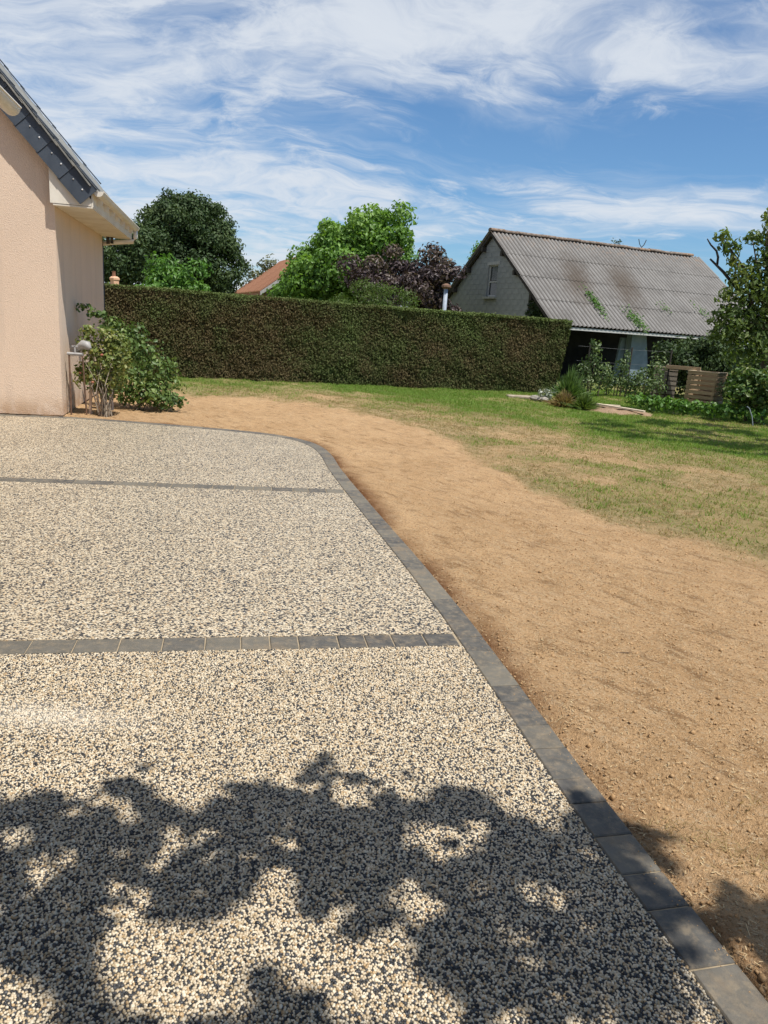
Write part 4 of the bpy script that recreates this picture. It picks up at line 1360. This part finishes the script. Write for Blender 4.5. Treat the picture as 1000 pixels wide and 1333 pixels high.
# ------------------------------------------------------------------ vegetable corner on the right
bedg = MB()
bp = []
for k in range(26):
    a_ = 2 * math.pi * k / 26
    bp.append((5.15 + 0.95 * math.cos(a_) * (1 + 0.1 * math.sin(3 * a_)), 17.5 + 0.75 * math.sin(a_) - 0.35 * math.cos(a_)))
vs = [(x, y, -0.03) for x, y in bp] + [(5.15 + (x - 5.15) * .6, 17.5 + (y - 17.5) * .6, 0.05 + random.uniform(-.02, .03)) for x, y in bp] + [(5.15, 17.5, 0.06)]
n_ = 26
fs = [(i, (i + 1) % n_, n_ + (i + 1) % n_, n_ + i) for i in range(n_)] + [(n_ + i, n_ + (i + 1) % n_, 2 * n_) for i in range(n_)]
tag(bedg.add(vs, fs).build('soil_bed', M_REDSOIL), kind='structure')
pk = MB().box((0, 0, 0), (1.15, 0.12, 0.035)).build('plank', M_PLANK, None, loc=(5.25, 17.15, 0.095), rot=(0, R(2), R(-36)))
tag(pk, 'long pale plank lying across the bare soil bed', 'plank')
pk = MB().box((0, 0, 0), (0.8, 0.1, 0.03)).build('plank', M_PLANK, None, loc=(5.1, 18.0, 0.06), rot=(0, R(-1), R(-12)))
tag(pk, 'short pale plank at the back edge of the soil bed', 'plank')
pk = MB().cbox((0, 0, 0), (0.7, 0.2, 0.06), 0.02).build('stone_slab', M_SLAB, None, loc=(3.3, 19.2, 0.02), rot=(0, 0, R(10)))
tag(pk, 'flat pale stone slab in the grass at the foot of the hedge', 'slab')
for i, (x, y, s_) in enumerate(((3.62, 18.75, .14), (3.8, 18.6, .12))):
    b = MB().lathe([(s_ * .7, -0.03), (s_, s_ * .3), (s_ * .7, s_ * .7), (s_ * .2, s_ * .85)], n=8)
    o = b.build('stone', M_STONE, None, loc=(x, y, 0), rot=(0.1, 0.1, i))
    o.scale = (1.3, 0.9, 1)
    tag(o, ('larger pale stone beside the silvery plant near the hedge end', 'smaller pale stone just in front of the silvery plant near the hedge end')[i], 'stone')
n_ = 130
r1 = np.random.default_rng(41)
sv = thing('silvery_plant', 'low silvery white leaved plant beside the stones', 'plant', (3.85, 18.8, 0))
P = np.abs(r1.normal(0, 1, (n_, 3))) * (0.1, 0.1, 0.12) * np.where(r1.random((n_, 3)) < .5, -1, 1) * (1, 1, 0) + np.stack([0 * np.arange(n_), 0 * np.arange(n_), r1.uniform(0.03, .28, n_)], 1)
link('foliage', leaf_mesh('foliage', P, ball(n_, r1) + (0, 0, .6), 0.10, 0.5, r1.random(n_), 0, r1), LM_SILVER, sv)


def spiky(name, label, base, n, h, spread, mat, w_=0.02, cat='plant', rng=RNG):
    """plant of many thin upright blades"""
    root = thing(name, label, cat, base)
    b0 = np.stack([rng.normal(0, spread * 0.25, n), rng.normal(0, spread * 0.25, n), np.zeros(n) - 0.02], 1)
    d = np.stack([rng.normal(0, spread, n), rng.normal(0, spread, n), h * rng.uniform(0.45, 1.1, n)], 1)
    d[:, 2] *= np.clip(1.1 - 0.35 * np.hypot(d[:, 0], d[:, 1]) / max(spread, .01), .35, 1.1)
    mid = b0 + d * (0.45, 0.45, 0.6)
    tip = b0 + d
    side = norm(np.cross(d, rng.normal(size=(n, 3)))) * w_
    V = np.stack([b0 - side * .5, b0 + side * .5, mid + side, tip, mid - side], 1).reshape(-1, 3)
    k = np.arange(n)[:, None] * 5
    q = k + np.array([[0, 1, 2, 4]])
    t3 = k + np.array([[4, 2, 3]])
    link('foliage', np_mesh('foliage', V, q, t3, attrs={'tint': np.repeat(rng.random(n), 5)}), mat, root)
    return root


spiky('broom_plant', 'bright green spiky broom plant at the end of the hedge', (4.62, 19.6, 0), 1100, 0.85, 0.24, LM_BROOM, 0.016, rng=np.random.default_rng(42))
spiky('withered_plant', 'brown withered tufted plant in front of the green broom plant', (4.05, 17.6, 0), 700, 0.42, 0.18, LM_WITHER, 0.014, rng=np.random.default_rng(43))
spiky('yellowing_plant', 'yellow green tufted plant between the withered plant and the soil bed', (4.45, 17.3, 0), 600, 0.40, 0.18, LM_FEATHER, 0.014, rng=np.random.default_rng(44))

# wire fence with climbers
wf = thing('wire_fence', 'thin wire fence with climbing plants in front of the barn', 'fence', (5.2, 21.6, 0), R(14))
for x in (0.35, 1.7, 3.0):
    MB().tube([(x, 0, -0.05), (x, 0, 1.42)], 0.025, 6).build('post', M_TIMBER, wf)
for z_ in (0.45, 0.95, 1.36):
    MB().tube([(0, 0, z_), (1.5, 0, z_ - 0.015), (3.05, 0, z_)], 0.0022, 4).build('wire', M_WIRE, wf)
r1 = np.random.default_rng(45)


def mass(name, label, base, boxes, n, size, mat, cat='plant', rng=RNG, aspect=.6, stem=True, tint=(0., 1.), rot=0.0):
    root = thing(name, label, cat, base, rot)
    P, N, C = crown_points(boxes, n, rng, 0.35)
    k = P[:, 2] > 0.0
    P, N, C = P[k], N[k], C[k]
    tt = tint[0] + (tint[1] - tint[0]) * (0.65 * rng.random(len(P)) + .35 * C)
    link('foliage', leaf_mesh('foliage', P, N, size, aspect, tt, .2, rng), mat, root)
    if stem:
        for c in boxes[:9]:
            MB().tube([(c[0] * .8, c[1] * .8, -.03), (c[0] * .9, c[1], c[2] * .6), c[:3]], [.02, .014, .006], 5).build('stem', M_BARK, root)
    return root


mass('climbing_plant', 'tall pale green climber at the hedge end of the wire fence', (5.55, 21.4, 0),
     [(0, 0, .35, .35, .2, .4), (0.05, 0, .8, .28, .2, .4), (0.12, 0, 1.2, .16, .15, .32), (-.2, 0, .55, .25, .2, .4), (.4, 0, .6, .28, .2, .4), (.0, 0, 1.42, .1, .1, .16)], 3600, .085, LM_IVY, 'climber', r1)
mass('climbing_plant', 'lower tangled climber on the fence before the dark barn opening', (6.4, 21.65, 0),
     [(-.25, 0, .35, .32, .2, .4), (.1, 0, .75, .22, .2, .35), (.0, 0, .3, .4, .2, .35), (.22, 0, 1.05, .1, .1, .3), (.4, .05, .4, .3, .2, .35)], 3200, .085, LM_IVY, 'climber', r1)
mass('climbing_plant', 'bushy climber on the fence below the pale blue pillar', (7.15, 21.8, 0),
     [(-.3, 0, .3, .36, .2, .32), (.1, 0, .35, .36, .2, .36), (.45, 0, .32, .36, .2, .34), (-.1, 0, .6, .16, .2, .2), (.5, .1, .75, .2, .2, .3), (.15, .0, .78, .08, .08, .2)], 3200, .085, LM_IVY, 'climber', r1)
mass('climbing_plant', 'leafy climber at the far end of the fence, left of the compost bins', (8.05, 23.2, 0),
     [(-.3, 0, .5, .3, .2, .4), (.05, 0, .8, .3, .2, .45), (.4, 0, .7, .4, .2, .5)], 2800, .09, LM_IVY, 'climber', r1)


# compost bins of pallet slats
def compost_bin(label, base, rz, w_, d_, h_, mat, side_mat, open_left=False):
    root = thing('compost_bin', label, 'compost bin', base, rz, 'slatted compost bins')
    post_me = MB().box((0, 0, h_ / 2 - 0.02), (0.07, 0.07, h_ + 0.02)).mesh('post')
    post_me.materials.append(mat)
    for sx in (-1, 1):
        for sy in (-1, 1):
            link('post', post_me, None, root, (sx * (w_ / 2 - .045), sy * (d_ / 2 - .045), 0))
    sl = 0.098
    fm = MB().box((0, 0, 0), (w_, 0.02, sl)).mesh('slat')
    fm.materials.append(mat)
    sm_ = MB().box((0, 0, 0), (0.02, d_ - 0.045, sl)).mesh('slat')
    sm_.materials.append(side_mat)
    n_ = int(h_ / 0.115)
    for k in range(n_):
        z_ = 0.05 + k * (h_ - 0.06) / (n_ - 1)
        for y in (-d_ / 2, d_ / 2):
            link('slat', fm, None, root, (0, y, z_), (0, random.uniform(-.008, .008), 0))
        for x in (-w_ / 2 + 0.01, w_ / 2 - 0.01):
            link('slat', sm_, None, root, (x, 0, z_), (random.uniform(-.008, .008), 0, 0))
    rail = MB().box((0, 0, 0), (w_ + 0.03, 0.10, 0.022)).mesh('top_rail')
    rail.materials.append(M_RAIL)
    link('top_rail', rail, None, root, (0, -d_ / 2 + 0.03, h_ + 0.035))
    rail2 = MB().box((0, 0, 0), (0.10, d_ - 0.17, 0.022)).mesh('top_rail')
    rail2.materials.append(M_RAIL)
    link('top_rail', rail2, None, root, (w_ / 2 - 0.03, 0, h_ + 0.035))
    link('top_rail', rail2, None, root, (-w_ / 2 + 0.03, 0, h_ + 0.035))
    heap = MB().lathe([(w_ * .42, 0), (w_ * .40, h_ * .35), (w_ * .25, h_ * .5), (0.03, h_ * .55)], n=10)
    heap.build('compost_heap', M_REDSOIL, root)
    return root


compost_bin('slatted wooden compost bin with brown sunlit front, the nearer of two', (8.98, 21.6, 0), R(-40), 0.80, 0.95, 0.86, M_CRATE, M_CRATE)
compost_bin('greyer slatted compost bin, the left one beside the climbers', (8.16, 22.7, 0), R(-14), 0.62, 0.75, 0.88, M_CRATE_GREY, M_CRATE_GREY)
tag(MB().box((0, 0, 0), (0.95, 0.12, 0.10)).build('beam', M_CRATE, None, loc=(8.42, 22.05, 0.94), rot=(0, 0, R(-30))), 'sunlit wooden beam bridging the two compost bins', 'beam')

# strawberry row, hydrangea, dark shrubs
r1 = np.random.default_rng(46)
ROWL = ['low leafy plant at the soil bed end of the green row', 'second low leafy plant of the row, counted from the soil bed', 'third low leafy plant of the row, counted from the soil bed', 'fourth low leafy plant of the row, counted from the soil bed',
        'middle plant of the low leafy row below the compost bins', 'fourth low leafy plant of the row, counted from the hydrangea', 'third low leafy plant of the row, counted from the hydrangea', 'second low leafy plant of the row, counted from the hydrangea', 'low leafy plant at the hydrangea end of the green row']
pts = [(5.95 + k * 0.26 + r1.normal(0, .05), 17.95 - k * 0.19 + r1.normal(0, .06)) for k in range(9)]
for i, (x, y) in enumerate(pts):
    mass('leafy_plant', ROWL[i], (x, y, 0),
         [(0, 0, .17, .22, .2, .2), (.1, .1, .22, .16, .16, .16), (-.1, .1, .2, .16, .16, .14)], 2300, .095, LM_BRIGHT, 'plant', r1, .8, False)['group'] = 'row of low leafy plants'
r1 = np.random.default_rng(47)
mass('hydrangea', 'rounded hydrangea with pale leaf tips on top, at the right edge', (8.25, 16.9, 0),
     make_clumps((0.05, 0, .62), (.82, .7, .56), 34, .26, r1, .8, -.8), 2600, .11, LM_HYD, 'shrub', r1, .7)
r1 = np.random.default_rng(48)
mass('dark_shrub', 'large dark glossy shrub behind the compost bins', (9.6, 23.3, 0),
     make_clumps((0.2, 0, 1.1), (1.35, .8, 1.05), 44, .4, r1, .9, -.9), 1900, .12, LM_DARK, 'shrub', r1, .6)
mass('dark_shrub', 'dark glossy shrub under the fruit tree, behind the hydrangea', (9.85, 20.7, 0),
     make_clumps((0.1, 0, .85), (.75, .7, .95), 34, .34, r1, .9, -.9), 2000, .11, LM_DARK, 'shrub', r1, .6)
hs = MB().tube([(0, 0, 0.0), (-.05, 0, .18), (-.14, 0, .36), (-.2, 0, .40)], .010, 8)
tag(hs.build('hose_end', M_HOSE, None, loc=(7.85, 16.1, 0)), 'pale blue grey hose end standing beside the hydrangea', 'hose')

# fruit tree at the right edge, with a dead branch
r1 = np.random.default_rng(51)
FB = np.array((8.75, 17.7, 0.0))
cl0 = [(7.04, 17.4, 3.93, .16, .15, .16), (7.24, 17.4, 3.72, .2, .2, .13), (7.42, 17.5, 3.42, .12, .12, .26), (7.74, 17.5, 3.95, .22, .2, .15), (8.0, 17.5, 4.3, .14, .15, .3), (8.15, 17.6, 3.9, .2, .2, .3), (7.64, 17.5, 3.1, .28, .25, .26), (7.86, 17.5, 2.85, .36, .3, .32),
       (7.46, 17.4, 2.7, .26, .22, .22), (7.71, 17.5, 2.33, .34, .3, .3), (8.17, 17.5, 2.2, .4, .3, .3), (7.36, 17.4, 2.31, .2, .2, .2), (8.1, 17.5, 3.3, .3, .3, .4), (7.36, 17.4, 1.85, .22, .2, .2), (7.89, 17.5, 1.83, .34, .3, .25), (8.3, 17.5, 2.8, .4, .3, .4),
       (10.95, 19.75, 5.0, .42, .4, .4), (10.9, 19.9, 4.6, .35, .35, .3), (8.8, 17.8, 3.9, .5, .4, .6), (9.3, 18, 3.2, .6, .5, .6), (9.4, 18.1, 4.5, .7, .6, .6), (10, 18.4, 3.8, .7, .6, .6), (8.8, 17.7, 4.8, .4, .4, .4), (7.2, 17.45, 2.08, .14, .14, .16), (8.0, 17.5, 1.45, .4, .35, .3), (8.45, 17.5, 1.7, .4, .35, .35), (8.5, 17.5, 2.5, .45, .35, .4), (8.35, 17.5, 3.5, .3, .3, .35), (7.65, 17.45, 2.0, .3, .3, .25)]  # first two clumps here are out of frame, added to shade the bin
ft = tree('fruit_tree', 'loose leafy fruit tree with a bare dead branch at the right edge', tuple(FB), [(*c[:3], *(np.array(c[3:]) * 1.25)) for c in cl0], 2000, 0.14, LM_FRUIT, M_BARK, 0.10, 0.46, limbs=16, rng=r1, droop=.5, shell=.2, tint_h=.15)
q = lambda *p: tuple(np.array(p) - FB)
MB().tube([q(8.3, 17.6, 2.2), q(7.75, 17.6, 2.8), q(7.27, 17.6, 3.24), q(6.92, 17.6, 3.50)], [.05, .04, .032, .02], 6).build('dead_branch', M_DEADWOOD, ft, smooth=True)
MB().tube([q(7.1, 17.6, 3.37), q(7.09, 17.6, 3.55), q(7.03, 17.6, 3.68), q(6.88, 17.6, 3.8), q(6.78, 17.6, 3.92)], [.026, .026, .022, .018, .012], 6).build('dead_branch', M_DEADWOOD, ft, smooth=True)

# ------------------------------------------------------------------ trees outside the frame that throw the shadows in it
def lift(gx, gy, h):
    """point at height h whose sun shadow falls on (gx, gy)"""
    k = h / SUN.z
    return np.stack([gx + SUN.x * k, gy + SUN.y * k, h * np.ones_like(gx)], 1)


def pixg(pts):
    out = []
    for x, y in pts:
        d = fw + rt * ((x - 500) / FPX) - up * ((y - 666.5) / FPX)
        k = -EYE.z / d.z
        out.append((EYE.x + d.x * k, EYE.y + d.y * k))
    return out


r1 = np.random.default_rng(61)
# outline of the shadow the crown throws on the ground, in world metres
SH_OUT = pixg([(-300, 1075), (-60, 1050), (0, 1052), (60, 1032), (100, 1046), (135, 1018), (175, 1015), (205, 1042), (245, 1058), (285, 1040), (320, 1046), (345, 1018), (372, 1030), (398, 1004), (425, 978), (445, 1008), (490, 1012), (515, 1035),
               (548, 1046), (585, 1022), (625, 1034), (660, 1064), (712, 1074), (745, 1062), (770, 1048), (800, 1044), (828, 1062), (852, 1066), (889, 1083), (862, 1092), (876, 1108), (894, 1138), (862, 1114), (836, 1112), (842, 1140), (872, 1166), (908, 1178), (932, 1186), (944, 1174), (934, 1158), (958, 1166), (946, 1140), (974, 1150), (991, 1180), (1010, 1168), (1030, 1190), (1080, 1170), (1150, 1200), (1500, 1400), (1200, 1700),
               (1010, 1250), (960, 1230), (900, 1240), (870, 1270), (905, 1330), (870, 1420), (640, 1400), (610, 1330), (585, 1290), (548, 1262), (540, 1215), (505, 1200), (470, 1222), (420, 1205), (388, 1180), (392, 1128), (345, 1128), (318, 1175), (262, 1200), (205, 1196), (165, 1180), (120, 1240), (128, 1330), (95, 1400), (70, 1310), (55, 1270), (0, 1262), (-300, 1330)])
SH_LOW = pixg([(-400, 1400), (60, 1352), (130, 1300), (165, 1330), (330, 1330), (325, 1262), (352, 1262), (362, 1300), (420, 1290), (415, 1333), (520, 1345), (560, 1340), (640, 1420), (1300, 1800), (500, 2600), (-400, 2600)])
HOLES = [pixg([(520, 1075), (560, 1066), (615, 1085), (575, 1098), (535, 1108)]), pixg([(485, 1178), (530, 1160), (565, 1190), (540, 1215), (525, 1190)]), pixg([(0, 1075), (40, 1072), (50, 1100), (0, 1110)]),
         pixg([(140, 1060), (190, 1062), (178, 1075), (150, 1075)]), pixg([(655, 1215), (690, 1205), (715, 1220), (680, 1232)]), pixg([(718, 1222), (750, 1225), (735, 1242)]), pixg([(605, 1145), (632, 1140), (640, 1155), (612, 1158)]),
         pixg([(205, 1080), (235, 1075), (240, 1095), (212, 1100)]), pixg([(162, 1160), (200, 1150), (205, 1185), (170, 1195)]), pixg([(700, 1290), (750, 1285), (765, 1310), (715, 1312)]), pixg([(30, 1140), (60, 1130), (75, 1150), (45, 1160)])]
SH_ALL = np.array(SH_OUT)
cand_n = 210000
gx = r1.uniform(-2.2, 3.2, cand_n)
gy = r1.uniform(-3.0, 2.9, cand_n)
keep = in_poly(gx, gy, SH_OUT) | in_poly(gx, gy, SH_LOW)
for hpoly in HOLES:
    keep &= ~in_poly(gx, gy, hpoly)
# clumpy: leaves gather along twigs, small gaps stay open
cl_n = fbm(gx * 7.0, gy * 7.0, 3, 81)
keep &= ((cl_n > 0.355) & (fbm(gx * 16, gy * 16, 2, 88) > 0.31)) | (r1.random(cand_n) < 0.025)
loose = (fbm(gx * 7.0, gy * 7.0, 3, 86) > 0.66) & (dist_poly(gx, gy, SH_OUT[2:26]) < 0.11)
keep |= loose & (r1.random(cand_n) < .6)
gx, gy = gx[keep], gy[keep]
top_ = (r1.random(len(gx)) < .45) & (cl_n[keep] > 0.50)  # extra high leaves, added to block sky light and deepen the shade
hh = 2.65 + 0.5 * fbm(gx * 1.5, gy * 1.5, 2, 83) + np.where(r1.random(len(gx)) < .6, .7 * r1.random(len(gx)), 3.2 * r1.random(len(gx)))
hh = np.where(top_, r1.uniform(5.0, 9.5, len(gx)), hh)
P = lift(gx, gy, hh)
N = np.array(SUN)[None] * 0.9 + r1.normal(0, 0.45, P.shape)
SB = np.array((3.4, -2.2, 0.0))
st = thing('shade_tree', 'leafy tree behind the viewer that shades the near terrace', 'tree', tuple(SB))
link('crown', leaf_mesh('crown', P - SB, N, np.where(top_, 0.085, 0.062), 0.62, r1.random(len(P)), 0.1, r1), LM_SHADE, st)
# upper crown, whose shadow lies behind the viewer
cu = make_clumps((1.6, -3.4, 5.0), (4.2, 2.3, 2.2), 60, .8, r1, .8, -.7)
P2_, N2_, C2_ = crown_points(cu, 900, r1, .4)
link('crown', leaf_mesh('upper_crown', P2_ - SB, N2_, 0.14, 0.7, r1.random(len(P2_)), .1, r1), LM_SHADE, st)
MB().tube([(0, 0, -.05), (-.1, .1, 1.6), (-.5, .1, 3.2), (-.8, -.6, 5.4)], [.2, .17, .13, .05], 9).build('trunk', M_BARK, st, smooth=True)
for _ in range(5):
    i = r1.choice(np.nonzero(~top_ & (P[:, 0] > 1.3))[0])
    tpt = P[i] - SB
    MB().tube([(-.4, .1, 2.6 + r1.uniform(-.3, .6)), (np.array((-.4, .1, 3.0)) + tpt) / 2 + (0, 0, .15), tpt], [.055, .03, .008], 5).build('limb', M_BARK, st, smooth=True)

# garden tree to the right: streaky shade on the lawn
r1 = np.random.default_rng(62)
SHL_ = [pixg(p) for p in ([(770, 556), (850, 546), (930, 552), (1010, 560), (1200, 575), (1200, 620), (1010, 592), (930, 588), (862, 578), (800, 568)], [(745, 552), (790, 545), (850, 556), (800, 566)])]
cand_n = 26000
gx = r1.uniform(3.5, 12, cand_n)
gy = r1.uniform(8.5, 16.5, cand_n)
keep = in_poly(gx, gy, SHL_[0]) | in_poly(gx, gy, SHL_[1])
keep &= fbm(gx * 1.6, gy * 3.0, 3, 91) > 0.47
gx, gy = gx[keep], gy[keep]
hh = 5.2 + 1.2 * fbm(gx * 1.2, gy * 1.2, 2, 93) + np.clip((8.2 - gx) * 0.55, -0.5, 3.5) + r1.uniform(-.3, .4, len(gx))
P = lift(gx, gy, hh)
GB = np.array((10.2, 11.0, 0.0))
gt = thing('garden_tree', 'tall garden tree outside the right edge that shades the lawn', 'tree', tuple(GB))
link('crown', leaf_mesh('crown', P - GB, np.array(SUN)[None] + r1.normal(0, .5, P.shape), 0.16, 0.7, r1.random(len(P)), .1, r1), LM_SHADE, gt)
MB().tube([(0, 0, -.05), (-.05, .1, 2.2), (-.2, .2, 4.2), (-.5, .2, 6.0)], [.2, .17, .13, .05], 9).build('trunk', M_BARK, gt, smooth=True)
for _ in range(10):
    i = r1.integers(len(P))
    tpt = P[i] - GB
    MB().tube([(-.15, .15, 3.4), (np.array((-.15, .15, 4)) + tpt) / 2, tpt], [.06, .035, .01], 5).build('limb', M_BARK, gt, smooth=True)

# ------------------------------------------------------------------ grass, straw and clods
r1 = np.random.default_rng(71)


def blades(name, x, y, h, w_, tint, mat, lean=0.5, rng=RNG, z0=None):
    n = len(x)
    z = (-0.022 + ground_z(x, y) - 0.004) if z0 is None else z0
    b0 = np.stack([x, y, z], 1)
    a_ = rng.uniform(0, 6.28, n)
    side = np.stack([np.cos(a_), np.sin(a_), 0 * a_], 1) * w_ * 0.5
    t_ = np.stack([rng.normal(0, lean, n), rng.normal(0, lean, n), np.ones(n)], 1)
    tip = b0 + norm(t_) * (h * rng.uniform(.5, 1.2, n))[:, None]
    V = np.stack([b0 - side, b0 + side, tip], 1).reshape(-1, 3)
    tr = np.arange(n)[:, None] * 3 + np.array([[0, 1, 2]])
    return tag(link(name, np_mesh(name, V, None, tr, attrs={'tint': np.repeat(np.clip(tint, 0, 1), 3)}), mat), kind='stuff')


n_ = 620000
x = r1.uniform(-7.5, 14, n_)
y = r1.uniform(5, 24.5, n_)
dm, lm = masks(x, y)
vis = np.abs(x - 0.5) < y * 0.62 + 1.5
k = (r1.random(n_) < lm ** 1.2) & vis
k &= ~((np.hypot((x - 5.15) / 1.0, (y - 17.5) / .8) < 1) & (r1.random(n_) < .97))
hedge_side = (x - HA[0]) * hn[0] + (y - HA[1]) * hn[1]
k &= (hedge_side > 0.05) | (x > 4.7)
xl, yl, ll = x[k], y[k], lm[k]
nt_ = 9000
tx, ty = r1.uniform(-6, 13, nt_), r1.uniform(7, 22, nt_)
tl = masks(tx, ty)[1]
k = (r1.random(nt_) < tl * .9) & (np.abs(tx - .5) < ty * .62 + 1.5) & (np.hypot((tx - 5.15) / 1.05, (ty - 17.5) / .85) > 1)
k &= ((tx - HA[0]) * hn[0] + (ty - HA[1]) * hn[1] > 0.1)
tx, ty = np.repeat(tx[k], 12), np.repeat(ty[k], 12)
tt_ = np.repeat(r1.uniform(.35, 1.0, k.sum()), 12)
blades('grass_tufts', tx + r1.normal(0, .035, len(tx)), ty + r1.normal(0, .035, len(ty)), 0.035 + .05 * tt_, 0.010, tt_ + r1.normal(0, .12, len(tx)), LM_GRASS, .5, r1)
blades('lawn_grass', xl, yl, 0.03 + 0.03 * ll, 0.014, 0.30 + 0.66 * ll + r1.normal(0, .15, len(xl)), LM_GRASS, .55, r1)
n_ = 330000
x = r1.uniform(-4, 9, n_)
y = 3.0 + 14 * r1.random(n_)
dm, lm = masks(x, y)
vis = np.abs(x) < y * 0.62 + 1
k = (r1.random(n_) < (dm * (1 - .7 * lm)) ** 1.1 * .9) & vis & ~in_poly(x, y, TERR)
blades('dry_grass', x[k], y[k], 0.030, 0.009, np.clip(r1.random(k.sum()) ** 1.2 + .35 * (fbm(x[k] * 2, y[k] * 2, 3, 15) - .5), 0, 1), LM_STRAWG, .9, r1)
nt_ = 7000
tx, ty = r1.uniform(-4, 10, nt_), 4 + 13 * r1.random(nt_)
td, tl = masks(tx, ty)
k = (r1.random(nt_) < td * (1 - .6 * tl) * (fbm(tx * 1.2, ty * 1.2, 3, 33) > .44)) & ~in_poly(tx, ty, TERR) & (np.abs(tx) < ty * .62 + 1)
tx, ty = np.repeat(tx[k], 10), np.repeat(ty[k], 10)
tt_ = np.repeat(r1.random(k.sum()), 10)
blades('straw_tufts', tx + r1.normal(0, .035, len(tx)), ty + r1.normal(0, .03, len(ty)), 0.045 + .02 * tt_, 0.009, tt_ * .9 + r1.normal(0, .1, len(tx)), LM_STRAWG, .9, r1)
# dry tufts near the path edge in the foreground
cx_, cy_ = [], []
for (x0, y0, s_, m_) in ((1.19, 2.16, .07, 110), (1.33, 2.05, .06, 60), (1.08, 2.25, .05, 50), (1.45, 2.35, .06, 40)):
    cx_.append(r1.normal(x0, s_, m_))
    cy_.append(r1.normal(y0, s_ * .6, m_))
cx_, cy_ = np.concatenate(cx_), np.concatenate(cy_)
k = ~in_poly(cx_, cy_, TERR)
blades('dry_tufts', cx_[k], cy_[k], 0.055, 0.0035, .2 + .5 * r1.random(k.sum()), LM_STRAWG, 1.0, r1)

# straw bits and small clods scattered over the raked soil
n_ = 9000
y = 1.2 + 9 * r1.random(n_) ** 1.8
x = -0.9 + 0.62 * y * r1.random(n_) + 0.7 + r1.uniform(-1.2, 1.2, n_)
k = ~in_poly(x, y, TERR) & (np.abs(x) < y * .62 + .6)
x, y = x[k], y[k]
dm, lm = masks(x, y)
k = r1.random(len(x)) > dm * .8
x, y = x[k], y[k]
n_ = len(x)
a_ = r1.uniform(0, 6.28, n_)
L = r1.uniform(.003, .011, n_) * np.where(r1.random(n_) < .03, 2.2, 1)
d_ = np.stack([np.cos(a_), np.sin(a_), r1.normal(0, .12, n_)], 1) * L[:, None]
s_ = np.stack([-np.sin(a_), np.cos(a_), 0 * a_], 1) * r1.uniform(.0008, .0018, n_)[:, None]
c_ = np.stack([x, y, -0.022 + ground_z(x, y) + .005], 1)
V = np.stack([c_ - d_ - s_, c_ - d_ + s_, c_ + d_ + s_, c_ + d_ - s_], 1).reshape(-1, 3)
tag(link('straw_bits', np_mesh('straw_bits', V, np.arange(n_)[:, None] * 4 + np.array([[0, 1, 2, 3]])), M_STRAW), kind='stuff')
n_ = 15000
y = 1.2 + 8 * r1.random(n_) ** 1.7
x = r1.uniform(-1.2, 1, n_) + .55 * y * r1.random(n_) + .6
k = ~in_poly(x, y, TERR) & (np.abs(x) < y * .62 + .6)
x, y = x[k], y[k]
n_ = len(x)
sz = r1.uniform(.002, .008, n_) * np.where(r1.random(n_) < .06, 2.0, 1)
octv = np.array([(1, 0, 0), (0, 1, 0), (-1, 0, 0), (0, -1, 0), (0, 0, 1), (0, 0, -1)], float)
V = (np.stack([x, y, -0.022 + ground_z(x, y)], 1)[:, None] + octv[None] * (sz[:, None] * r1.uniform(.6, 1.3, (n_, 6)))[..., None]).reshape(-1, 3)
ot = np.array([(0, 1, 4), (1, 2, 4), (2, 3, 4), (3, 0, 4), (1, 0, 5), (2, 1, 5), (3, 2, 5), (0, 3, 5)])
tag(link('soil_clods', np_mesh('soil_clods', V, None, (np.arange(n_)[:, None, None] * 6 + ot[None]).reshape(-1, 3)), M_CLOD), kind='stuff')
n_ = 700
i_ = r1.integers(20, len(OUT) - 60, n_)
o_ = np.abs(r1.normal(0, .03, n_))
cp = OUT[i_] + LEFTN[i_] * o_[:, None] + r1.normal(0, .02, (n_, 1)) * tan[i_]
sz = r1.uniform(.0015, .004, n_)
V = (np.stack([cp[:, 0], cp[:, 1], .002 + 0 * o_], 1)[:, None] + octv[None] * (sz[:, None] * r1.uniform(.6, 1.3, (n_, 6)))[..., None]).reshape(-1, 3)
tag(link('soil_crumbs', np_mesh('soil_crumbs', V, None, (np.arange(n_)[:, None, None] * 6 + ot[None]).reshape(-1, 3)), M_CLOD), kind='stuff')
# twigs and pale chips one can single out
for i, (x, y, L, a_, lab) in enumerate(((1.30, 3.62, .10, .5, 'short dark twig lying on the raked soil right of the paver band'), (2.05, 2.95, .07, 2.3, 'small dark twig on the raked soil near the right edge'))):
    tag(MB().tube([(-L, 0, 0), (-L * .2, .01, .008), (L * .8, -.004, .004)], [.002, .0035, .002], 5).build('twig', M_TWIG, None, loc=(x, y, -0.01), rot=(0, 0, a_)), lab, 'twig')
